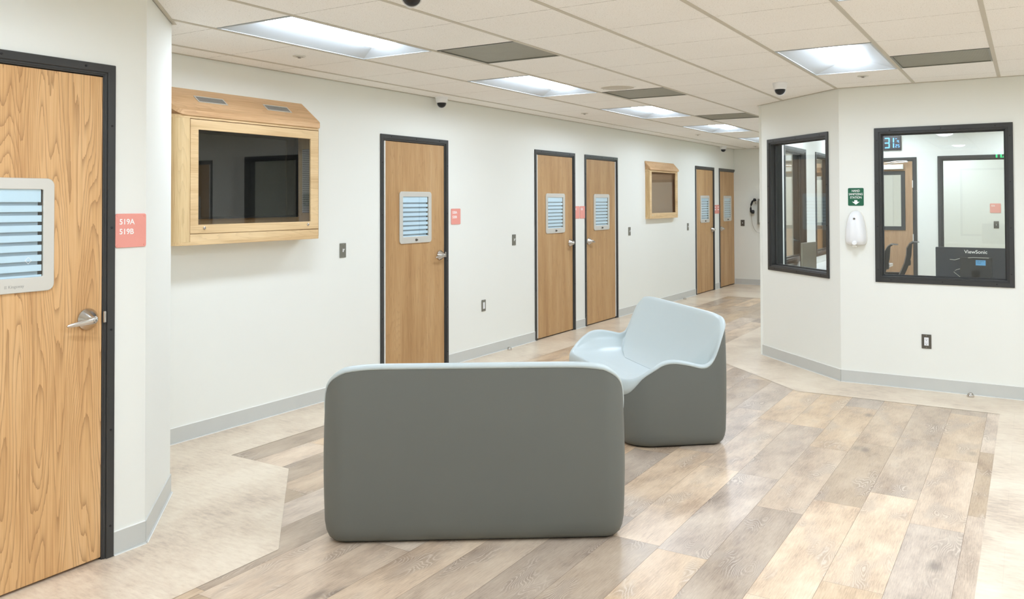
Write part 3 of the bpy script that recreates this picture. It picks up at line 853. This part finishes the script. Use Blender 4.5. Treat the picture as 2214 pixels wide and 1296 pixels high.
def cabinet(name, y0, y1, z0, zb, zt, dep, lid_over, door_y, door_z, gl_y, gl_z, r0, r1, label, cat, tv):
    """wall cabinet in wall-local coords: x along wall, -y out of wall"""
    r = thing(name, at('L', 0), WALLS['L'][1], label, cat)
    # body shell: sides/top/bottom as a ring extruded from rounded outline
    outer = corner_rect(y0, y1, dep, r0, r1)
    th = .02
    def P(p): return (p[1], -p[0])
    g = MB(); g.prism([P(p) for p in outer], z0, z0 + .022, 'z'); g.build('bottom_board', 'maple_h', r, bevel=.0015, seg=1)
    g = MB(); g.prism([P(p) for p in outer], zt - .016, zt + .006, 'z'); g.build('head_board', 'maple_h', r, bevel=.0015, seg=1)
    g = MB(); g.box(y0 + .03, y1 - .03, -.012, -.0005, z0 + .02, zb - .05); g.build('back_board', 'maple_h', r)
    for side in (0, 1):
        yy0, yy1 = (y0, door_y[0] - .003) if side == 0 else (door_y[1] + .003, y1)
        if side == 0:
            o_ = [p for p in outer if p[1] <= yy1 + 1e-6][:10]
            o_ = [(0, y0)] + [p for p in outer[1:10] if p[1] <= yy1] + [(dep, yy1)]
            i_ = [(dep - .02, yy1), (dep - .02, y0 + max(r0, .03)), (dep - max(r0, .03), y0 + .02), (0, y0 + .02)]
        else:
            rr = outer[10:-1]
            o_ = [(dep, yy0)] + [p for p in rr if p[1] >= yy0] + [(0, y1)]
            i_ = [(0, y1 - .018), (dep - .03, y1 - .018), (dep - .02, min(yy0, y1 - .02))]
        g = MB(); g.prism([P(p) for p in o_ + i_], z0 + .022, zt - .016, 'z'); g.build('side_post', 'maple_v', r, smooth=False)
    g = MB(); g.box(door_y[0], door_y[1], -dep + .001, -dep + .02, z0 + .022, door_z[0] - .0045); g.build('bottom_rail', 'maple_h', r)
    # hinged door frame with glass
    d = MB(); f = .018
    d.ring([(door_y[0], door_z[0]), (door_y[1], door_z[0]), (door_y[1], door_z[1]), (door_y[0], door_z[1])],
           [(gl_y[0], gl_z[0]), (gl_y[1], gl_z[0]), (gl_y[1], gl_z[1]), (gl_y[0], gl_z[1])], -dep - .001, -dep + f)
    dd = d.build('door', 'maple_h', r, bevel=.002, seg=2)
    g = MB(); g.box(gl_y[0] - .005, gl_y[1] + .005, -dep + .008, -dep + .011, gl_z[0] - .005, gl_z[1] + .005); g.build('pane', 'acrylic', dd)
    for ux in (gl_y[0] + .045, gl_y[1] - .03):
        if tv:
            g = MB(); g.lathe([(.0105, -.001), (.0105, -.005), (.007, -.007), (.006, -.004), (0, -.004)], c=(ux, -dep, gl_z[0] - .022), axis='y', seg=20); g.build('lock', 'chrome', dd, smooth='angle')
        elif ux < (gl_y[0] + gl_y[1]) / 2:
            g = MB(); g.lathe([(.009, -.001), (.009, -.004), (0, -.004)], c=(ux - .02, -dep, gl_z[0] - .03), axis='y', seg=16); g.build('lock', 'plate', dd, smooth='angle')
    # sloped lid, rounded like the case
    lo = lid_over; lt = .034 if tv else .03
    oo = corner_rect(y0 - lo, y1 + lo * .2, dep + lo, r0 + lo * .6, r1, 10)
    def zt_at(x): return zb - (zb - (zt + lt)) * x / (dep + lo)
    g = MB(); n = len(oo)
    top = [g.b.verts.new((p[1], -p[0], zt_at(p[0]))) for p in oo]
    bot = [g.b.verts.new((p[1], -p[0], zt_at(p[0]) - lt * (1.0))) for p in oo]
    g.b.faces.new(top); g.b.faces.new(list(reversed(bot)))
    for i in range(n): g.b.faces.new([top[i], top[(i + 1) % n], bot[(i + 1) % n], bot[i]])
    lid = g.build('lid', 'maple_lid', r, bevel=.002, seg=2)
    # gable fill beneath the lid
    for ga, gb in ((y0 + (r0 * .75 if tv else .004), y0 + (r0 * .75 if tv else .004) + .018), (y1 - .02, y1 - .004)):
        g = MB(); g.prism([(-.001, zt), (-dep + .004, zt), (-dep + .004, zt_at(dep) - lt), (-.001, zb - lt)], ga, gb, 'x'); g.build('gable', 'maple_lid', r)
    if tv:
        sl = math.atan2(zb - zt_at(dep), dep)
        for (a, b) in ((3.535, 3.77), (4.115, 4.345)):
            cxm, xm = (a + b) / 2, .096
            v = bpy.data.objects.new('lid_vent', None); COL.objects.link(v); v.parent = lid; v.location = (cxm, -xm, zt_at(xm) + .001); v.rotation_euler = (sl, 0, 0)
            L_ = (b - a) / 2
            g = MB(); g.box(-L_ + .008, L_ - .008, -.028, .028, .0, .0015); g.build('grille', 'slot', v)
            g = MB(); g.ring([(-L_, -.036), (L_, -.036), (L_, .036), (-L_, .036)], [(-L_ + .008, -.028), (L_ - .008, -.028), (L_ - .008, .028), (-L_ + .008, .028)], 0, .003, 'z'); g.build('rim', 'plate', v)
    return r
tvc = cabinet('television_cabinet', 3.30, 4.556, 1.288, 2.312, 2.112, .198, .012, (3.417, 4.536), (1.362, 2.092), (3.478, 4.46), (1.418, 2.028), .085, .03,
              'pale maple wall cabinet with sloped vented lid enclosing a black television', 'cabinet', True)
# perforated side panel inside the case
g = MB(); g.box(-.055, .055, -.0015, .0015, -.24, .24)
pp = g.build('perforated_panel', 'perf', tvc, loc=(4.528, -.095, 1.72)); pp.rotation_euler = (0, 0, PI / 2)
for z in (2.075, 1.33):
    g = MB(); g.box(3.42, 4.535, -.178, -.012, z, z + .008); g.build('inner_board', 'maple_lid', tvc)
tv = thing('television', at('L', 3.93, 1.74, .055), WALLS['L'][1], 'flat black television behind the pane of the maple wall cabinet', 'television')
g = MB(); g.prism(rrect(-.515, .535, -.29, .30, .006, 3), -.008, .03); g.build('bezel', 'black_plastic', tv)
g = MB(); g.box(-.509, .529, -.0095, -.008, -.275, .294); g.build('screen', 'tv', tv)
g = MB(); g.box(-.3, .3, .03, .0535, -.2, .2); g.build('rear_housing', 'black_plastic', tv)

nb = cabinet('notice_cabinet', 11.258, 12.385, 1.303, 2.143, 2.012, .068, .02, (11.262, 12.382), (1.318, 2.028), (11.335, 12.300), (1.385, 1.985), .004, .004,
             'small pale wooden notice cabinet with sloped lid on the left wall down the corridor', 'notice board', False)
g = MB(); g.box(11.28, 12.365, -.017, -.012, 1.33, 2.02); g.build('backboard', 'tan_board', nb)
ppr = thing('notice_paper', at('L', 11.36, 1.50, .0175), WALLS['L'][1], 'narrow white paper inside the notice cabinet at its left edge', 'paper')
g = MB(); g.box(-.02, .022, -.001, 0, -.11, .11); g.build('sheet', 'white_plastic', ppr)

# ------------------------------------------------------------------ moulded loveseats
def loveseat():
    W_, D, TP, RC = 1.42, .68, .075, .12
    r = thing('loveseat', (0, 0, 0), 0)
    def plan(inset=0.0, rc=RC):
        """closed loop (x, y) from back-left corner, counter-clockwise; returns points with taper"""
        x0, x1, y0, y1 = inset, W_ - inset, inset, D - inset; rc = max(.02, rc - inset * .6); pts = []
        def seg(a, b, n):
            for k in range(n): pts.append((a[0] + (b[0] - a[0]) * k / n, a[1] + (b[1] - a[1]) * k / n))
        fc = max(.03, .185 - inset * .6)
        def arc(c, a0, n=12, rr=None):
            rr = rr or rc
            for k in range(n): t = math.radians(a0 + 90 * k / n); pts.append((c[0] + rr * math.cos(t), c[1] + rr * math.sin(t)))
        seg((x0 + rc, y0), (x1 - rc, y0), 36); arc((x1 - rc, y0 + rc), -90)
        seg((x1, y0 + rc), (x1, y1 - fc), 22); arc((x1 - fc, y1 - fc), 0, rr=fc)
        seg((x1 - fc, y1), (x0 + fc, y1), 36); arc((x0 + fc, y1 - fc), 90, rr=fc)
        seg((x0, y1 - fc), (x0, y0 + rc), 22); arc((x0 + rc, y0 + rc), 180)
        out = []
        for x, y in pts:
            s_ = TP * max(0, min(1, y / D)); out.append((s_ + x * (W_ - 2 * s_) / W_, y))
        return out
    def interp(t, ks):
        if t <= ks[0][0]: return ks[0][1]
        for (a, va), (b, vb) in zip(ks, ks[1:]):
            if t <= b:
                f = (t - a) / (b - a); f = f * f * (3 - 2 * f) * .5 + f * .5
                return va + (vb - va) * f
        return ks[-1][1]
    SIDE = [(0.0, .79), (.035, .765), (.07, .70), (.10, .60), (.13, .535), (.17, .512), (.21, .516), (.28, .538), (.38, .556), (.44, .553), (.49, .535), (.54, .50), (.60, .452), (.66, .425)]
    BACK = [(0.0, .70), (.02, .735), (.05, .768), (.09, .797), (.14, .813), (.22, .82)]
    base = plan()
    H = []
    for x, y in base:
        s_ = TP * y / D; u = min(x - s_, W_ - s_ - x)
        hs = interp(y, SIDE); hb = interp(u, BACK)
        if y < .005: h = hb
        elif u < .12 and y < RC: 
            h = min(hb if u > .01 else .8, hs) if y > .03 else min(hb, hs)
            h = min(interp(y, SIDE), max(hb, .70))
        else: h = hs
        if y > D - .19:
            f = min(1, max(0, u / .2)); h = h * (1 - f) + .418 * f
        H.append(h)
    # smooth rim heights around the loop
    for _ in range(6): H = [(H[i - 1] + 2 * H[i] + H[(i + 1) % len(H)]) / 4 for i in range(len(H))]
    n = len(base)
    cxm, cym = W_ / 2, D / 2
    def off(i, d):
        """move base point i inwards by d along the loop normal"""
        a, b = base[i - 1], base[(i + 1) % n]; tx, ty = b[0] - a[0], b[1] - a[1]; l = math.hypot(tx, ty) or 1
        return (base[i][0] - ty / l * d, base[i][1] + tx / l * d)
    BANDS = []
    for x, y in base:
        f = min(1, max(0, (y - (D - .11)) / .11)); f = f * f * (3 - 2 * f)
        BANDS.append(.026 + .075 * f)
    # charcoal shell
    rows = []
    def row(d, zf):
        out = []
        for i in range(n):
            x, y = off(i, d); out.append(Vector((x, y, zf(i))))
        return out
    for d, z in ((.10, .0), (.055, .002), (.035, .008), (.018, .024), (.007, .05), (.0, .09)): rows.append(row(d, lambda i, z=z: z))
    for f in (.2, .4, .6, .8):
        b_ = -.006 * math.sin(PI * f)
        rows.append(row(b_, lambda i, f=f: .09 + (H[i] - BANDS[i] - .09) * f))
    rows.append(row(.001, lambda i: H[i] - BANDS[i])); rows.append(row(.02, lambda i: H[i] - BANDS[i]))
    g = MB(); g.loft(rows, cap=False); g.b.verts.ensure_lookup_table(); g.b.faces.new(g.b.verts[:n]); g.build('shell', 'shell', r, smooth='angle')
    # pale seat liner: rolled rim, then wall down to seat
    def target(i):
        x, y = base[i]
        # inner outline of the seat floor
        s_ = TP * y / D
        xi = min(max(x, s_ + .16), W_ - s_ - .16); yi = min(max(y, .25), D - .05)
        return xi, yi
    SEAT = .405
    rows = [row(.012, lambda i: H[i] - BANDS[i] + .001), row(.0, lambda i: H[i] - BANDS[i] + .001), row(-.003, lambda i: H[i] - BANDS[i] * .6), row(-.001, lambda i: H[i] - BANDS[i] * .3), row(.007, lambda i: H[i] - BANDS[i] * .06), row(.018, lambda i: H[i]), row(.028, lambda i: H[i] - .003)]
    steps = [(.04, .10), (.10, .30), (.2, .44), (.33, .58), (.48, .71), (.64, .82), (.8, .91), (1.0, .97)]
    for gx, dz in steps:
        out = []
        for i in range(n):
            x0, y0 = off(i, .03); tx, ty = target(i)
            drop = H[i] - .004 - SEAT
            if drop < .05: dz2 = gx
            else: dz2 = dz
            # back is steeper near the bottom (reclined plane), arms rounded
            isback = base[i][1] < .1
            k = (gx * .96 if isback else dz2)
            out.append(Vector((x0 + (tx - x0) * gx, y0 + (ty - y0) * gx, SEAT + drop * (1 - k))))
        rows.append(out)
    for f in (.12, .3, .55, .8):
        out = []
        for i in range(n):
            tx, ty = target(i); drop = H[i] - .004 - SEAT
            isback = base[i][1] < .1; k = .96 if isback else .97
            z = SEAT + drop * (1 - k) * (1 - f) ** 2 - .012 * f
            out.append(Vector((tx + (cxm - tx) * f, ty + (.40 - ty) * f, z)))
        rows.append(out)
    g = MB(); g.loft(rows, cap=False)
    g.b.verts.ensure_lookup_table(); g.b.faces.new(g.b.verts[-n:])
    vv = g.b.verts[:][9 * n:]
    for _ in range(14): bmesh.ops.smooth_vert(g.b, verts=vv, factor=.5, use_axis_x=True, use_axis_y=True, use_axis_z=True)
    s_ob = g.build('seat_liner', 'seat', r, smooth=True)
    g = MB(); g.loft([row(.05, lambda i: .0), row(.045, lambda i: .004)]); g.build('glide_base', 'dark', r)
    return r
ls = loveseat()
ls.location = (-2.748, 2.761, .0012); ls.rotation_euler = (0, 0, math.radians(34.2))
tag(ls, 'charcoal moulded loveseat with pale blue seat in the foreground, seen from behind', 'sofa', 'moulded two-tone loveseats')
dup(ls, (-1.62, 5.275, .0012), math.radians(137), 'charcoal moulded loveseat with open pale blue seat facing left, behind the foreground one')

# ------------------------------------------------------------------ pay phone on the far wall
ph = thing('pay_phone', at('F', -4.09, 1.36, 0), 0, 'steel wall pay phone at the corridor end, half hidden by the angled wall', 'telephone')
g = MB(); rows = []
g.prism([(0, -.235), (-.11, -.235), (-.085, .235), (0, .235)], -.165, .165, 'x')
g.build('housing', 'switchplate', ph, bevel=.006)
g = MB(); g.prism([(-.112, -.2), (-.09, .2), (-.092, .2), (-.114, -.2)], -.13, .13, 'x'); g.build('faceplate', 'plate', ph)
g = MB(); g.tube([(-.165, -.05, .19), (-.2, -.06, .19), (-.215, -.07, .175), (-.2, -.085, .15)], .007); g.tube([(-.165, -.09, .19), (-.2, -.1, .185), (-.21, -.1, .165)], .007); g.build('hook', 'chrome', ph, smooth='angle')
hs = bpy.data.objects.new('handset', None); COL.objects.link(hs); hs.parent = ph; hs.location = (-.235, -.09, .1)
g = MB(); g.tube([(.01, 0, .115), (-.022, 0, .085), (-.045, 0, .03), (-.054, 0, -.04), (-.05, 0, -.1), (-.035, 0, -.13)], .016, 12, [.016, .018, .017, .016, .018, .016]); g.build('handle', 'black_plastic', hs, smooth='angle')
g = MB(); g.lathe([(.02, 0), (.029, -.02), (.029, -.04), (.024, -.046), (0, -.046)], axis='x', seg=24, c=(.045, 0, .115)); 
g.build('earpiece', 'black_plastic', hs, smooth='angle')
g = MB(); g.lathe([(.02, -.05), (.035, -.03), (.035, .0), (.028, .01), (0, .01)], axis='x', seg=24, c=(.0, 0, -.105)); g.build('mouthpiece', 'black_plastic', hs, smooth='angle')
g = MB(); cord = []
for k in range(25):
    t = k / 24; cord.append((-.275 - .035 * math.sin(PI * t * .55) * (1 - t) * 2 + .26 * t ** 1.5, -.09 + .05 * t, -.04 - .42 * math.sin(PI * min(1, t * .62 + .0)) + .12 * t * t))
g.tube(cord, .0045, 8); g.build('armoured_cord', 'steel', ph, smooth='angle')

# ------------------------------------------------------------------ office contents
CT = .80
ct = thing('office_counter', (0, 0, 0), 0, 'white office counter under the large window, holding the wide monitor', 'counter', 'white office counters')
g = MB(); g.prism([(-1.40, 8.62), (.9, 8.62), (.9, 7.80), (-1.33, 7.80), (-1.78, 8.26)], CT - .035, CT, 'z'); g.build('worktop', 'counter', ct, bevel=.004)
g = MB(); g.box(-1.2, .85, 7.84, 8.3, 0, CT - .035); g.build('base_cabinet', 'plate', ct)
ct = thing('office_counter', (0, 0, 0), 0, 'white office counter along the side wall behind the angled window', 'counter', 'white office counters')
g = MB(); g.prism([(-2.19, 8.69), (-1.80, 8.28), (-1.43, 8.64), (-1.66, 9.0), (-1.66, 11.35), (-2.19, 11.35)], CT - .035, CT, 'z'); g.build('worktop', 'counter', ct, bevel=.004)
g = MB(); g.box(-2.15, -1.98, 8.9, 11.3, 0, CT - .035); g.build('base_cabinet', 'plate', ct)

def monitor(loc, rz, w, h, label, brand=False, mat='greyblue_plastic', lift=.0):
    m = thing('monitor', loc, rz, label, 'monitor')
    b = bpy.data.objects.new('display', None); COL.objects.link(b); b.parent = m; b.location = (0, 0, lift)
    g = MB(); g.prism(rrect(-w / 2, w / 2, 0, h, .006, 3), .0, .022); g.build('rear_case', mat, b, bevel=.002)
    g = MB(); g.box(-w / 2 + .008, w / 2 - .008, .022, .0235, .012, h - .008); g.build('screen', 'tv', b)
    g = MB(); g.box(-.03, .03, -.03, 0.0, -lift + .01, h * .5); g.build('stand_neck', 'black_plastic', m).location = (0, 0, lift)
    g = MB(); g.box(-.12, .12, -.1, .1, 0, .012); g.build('stand_foot', 'black_plastic', m, bevel=.004)
    return m, b
m1, b1 = monitor((-.4, 8.28, CT), 0, .625, .345, 'wide dark monitor seen from behind through the large window', lift=-.02)
for ch in list(b1.children) + list(m1.children): pass
b1.location = (0, 0, -.02 + .0)
m1.location = (-.4, 8.28, CT)
b1.location = (0, 0, .0)
text('ViewSonic', .042, (0, -.0006, .295), 'letter', b1, align='CENTER', ext=.0006, off=.0005)
g = MB(); g.box(-.12, .12, -.03, 0, -.0, .262); g.build('mounted_computer', 'black_plastic', b1, bevel=.004)
g = MB(); g.box(-.0, .075, -.0315, -.0302, .195, .24); lb = g.build('label', 'blue_label', b1); lb['label'] = 'blue sticker'
text('LIVE DATA', .012, (.004, -.0318, .225), 'dark', b1, ext=.0002); text('ONLY', .012, (.010, -.0318, .211), 'dark', b1, ext=.0002)
g = MB(); g.tube([(-.2, -.004, .238), (-.16, -.012, .236), (-.12, -.02, .25), (-.02, -.033, .262), (.1, -.034, .26)], .0022, 8); g.build('cable', 'plate', b1, smooth='angle'); g = MB(); g.tube([(-.08, -.01, .17), (-.15, -.012, .15), (-.17, -.012, .13), (-.1, -.012, .07), (-.06, -.012, .04)], .0018, 8); g.build('cable', 'plate', b1, smooth='angle')
m2, b2 = monitor((-1.99, 9.12, CT), math.radians(260), .36, .30, 'grey-backed monitor on the counter behind the angled window', mat='switchplate', lift=.02)
for ch in b2.children:
    if ch.name.startswith('screen'): ch.data.materials[0] = M['switchplate']
m3, b3 = monitor((-2.12, 9.5, CT), math.radians(276), .36, .26, 'black monitor partly hidden behind the grey-backed one', mat='black_plastic', lift=.03)

def task_chair(label, loc, rz):
    r = thing('task_chair', loc, rz, label, 'office chair', 'black mesh office chairs')
    g = MB()
    prof = [(0.0, .50), (-.03, .58), (-.025, .66), (.01, .74), (.045, .83), (.065, .92), (.07, 1.0), (.085, 1.05), (.12, 1.075), (.165, 1.07)]
    rows = []
    for i, (x, z) in enumerate(prof):
        t = .026 if i < 7 else .014; hw = .15
        rows.append([Vector((x - t, -hw, z)), Vector((x + t, -hw * .92, z)), Vector((x + t * .6, 0, z)), Vector((x + t, hw * .92, z)), Vector((x - t, hw, z)), Vector((x - t * 1.3, 0, z))])
    g.loft(rows); g.build('backrest', 'black_plastic', r, smooth='angle')
    g = MB(); g.box(.05, .085, -.12, .12, .80, .87); g.build('lumbar_pad', 'black_plastic', r, bevel=.015)
    g = MB(); g.box(-.42, .0, -.23, .23, .43, .50); g.build('seat', 'black_plastic', r, bevel=.03, seg=3)
    for s_ in (-1, 1):
        g = MB(); g.tube([(-.12, s_ * .2, .46), (-.12, s_ * .27, .5), (-.13, s_ * .27, .66)], .016); g.box(-.26, -.02, s_ * .27 - .035, s_ * .27 + .035, .66, .69); g.build('armrest', 'black_plastic', r, smooth='angle')
    g = MB(); g.tube([(-.2, 0, .08), (-.2, 0, .44)], .028); g.build('column', 'steel', r, smooth='angle')
    g = MB()
    for k in range(5):
        a = 2 * PI * k / 5; g.tube([(-.2, 0, .1), (-.2 + .28 * math.cos(a), .28 * math.sin(a), .065)], .02, 8)
    g.build('star_base', 'black_plastic', r, smooth='angle')
    cst = None
    for k in range(5):
        a = 2 * PI * k / 5
        p = (-.2 + .28 * math.cos(a), .28 * math.sin(a), .03)
        if cst is None:
            g = MB(); g.lathe([(.02, -.022), (.029, -.015), (.029, .015), (.02, .022)], axis='y', seg=16); cst = g.build('caster', 'black_plastic', r, loc=p, smooth='angle')
        else:
            c = cst.copy(); COL.objects.link(c); c.parent = r; c.location = p
    return r
c1 = task_chair('black office chair back seen edge-on in the middle of the large window', (-1.27, 10.75, .0012), math.radians(7))
dup(c1, (-1.41, 10.05, .0012), math.radians(7), 'black office chair at the left edge of the large window, partly hidden')
# white desk further back by the office door
dk = thing('office_desk', (0, 0, 0), 0, 'white desk corner behind the office chairs', 'desk')
g = MB(); g.box(-2.15, -1.56, 11.45, 12.2, .68, .72); g.build('top', 'counter', dk, bevel=.004)
for x in (-1.66, -2.1):
    for y in (11.52, 12.12):
        g = MB(); g.box(x - .02, x + .02, y - .02, y + .02, 0, .68); g.build('leg', 'counter', dk)

# digital clock
ck = thing('digital_clock', at('B', -1.69, 2.345, 0), 0, 'black digital wall clock with glowing blue digits above the office door', 'clock')
g = MB(); g.prism(rrect(-.21, .21, -.1, .1, .004, 2), -.03, -.0005); g.build('case', 'black_plastic', ck, bevel=.002)
def seg7(g, x, z, w, h, t, on):
    e = t * .35
    S7 = {'a': (x + e, x + w - e, z + h - t, z + h), 'g': (x + e, x + w - e, z + h / 2 - t / 2, z + h / 2 + t / 2), 'd': (x + e, x + w - e, z, z + t),
          'f': (x, x + t, z + h / 2 + e, z + h - e), 'b': (x + w - t, x + w, z + h / 2 + e, z + h - e), 'e': (x, x + t, z + e, z + h / 2 - e), 'c': (x + w - t, x + w, z + e, z + h / 2 - e)}
    for k in on: a, b, c, d = S7[k]; g.box(a, b, -.0318, -.0305, c, d)
g = MB()
seg7(g, .002, -.07, .068, .145, .016, 'abgcd'); seg7(g, .07, -.07, .055, .145, .016, 'bc')
for z in (-.035, .035): g.box(-.034, -.021, -.0318, -.0305, z - .007, z + .007)
g.build('digits', 'led', ck)
g = MB()
seg7(g, .14, -.062, .022, .042, .006, 'abged'); seg7(g, .17, -.062, .022, .042, .006, 'afgcd'); g.box(.14, .16, -.0318, -.0305, .055, .062); seg7(g, .16, .0, .024, .036, .006, 'afgbc'); g.build('small_digits', 'led', ck)

def exit_sign(label, loc, rz):
    r = thing('exit_sign', loc, rz, label, 'exit sign', 'green exit signs')
    g = MB(); g.prism(rrect(-.15, .15, -.09, .09, .008, 3), -.02, .02); g.build('panel', 'offwhite', r)
    g = MB(); g.box(-.02, .02, -.012, .012, .09, CEIL - loc[2]); g.build('bracket', 'offwhite', r)
    text('EXIT', .15, (0, -.0208, -.053), 'exit', r, align='CENTER', off=.003)
    return r
e0 = exit_sign('green exit sign hanging near the corridor end, seen through the angled window', (-3.2, 14.6, 2.36), 0)
exit_sign('green exit sign hanging behind the viewer, mirrored in the large window', (-.35, -.9, 2.33), PI)

# ------------------------------------------------------------------ camera
f_px, yaw, cyp, pitch, roll = 1803.784, .5549, 405.74, .0168, -.0033
fh = Vector((-math.sin(yaw), math.cos(yaw), 0)); rt = Vector((math.cos(yaw), math.sin(yaw), 0)); Z = Vector((0, 0, 1))
fw = fh * math.cos(pitch) + Z * math.sin(pitch); up = -fh * math.sin(pitch) + Z * math.cos(pitch)
cxv = rt * math.cos(roll) + up * math.sin(roll); cyv = -rt * math.sin(roll) + up * math.cos(roll)
cam = bpy.data.cameras.new('camera'); co = bpy.data.objects.new('camera', cam); COL.objects.link(co)
mt = Matrix((cxv, cyv, -fw)).transposed().to_4x4(); mt.translation = Vector((0, 0, 1.5598)); co.matrix_world = mt
cam.sensor_width = 36; cam.lens = f_px / 2214 * 36; cam.shift_y = -(648 - cyp) / 2214; cam.clip_start = .05
S.camera = co

# ------------------------------------------------------------------ world and view
w = bpy.data.worlds.new('world'); S.world = w; w.use_nodes = True
w.node_tree.nodes['Background'].inputs[0].default_value = (.9, .93, 1, 1)
w.node_tree.nodes['Background'].inputs[1].default_value = .3
S.view_settings.view_transform = 'Standard'; S.view_settings.look = 'None'
S.view_settings.gamma = 1.0; S.view_settings.use_curve_mapping = False
S.view_settings.exposure = 1.71
S.cycles.use_denoising = True
S.cycles.max_bounces = 10; S.cycles.diffuse_bounces = 7; S.cycles.glossy_bounces = 5; S.cycles.transparent_max_bounces = 12
S.cycles.sample_clamp_indirect = 6.0
bpy.context.view_layer.update()
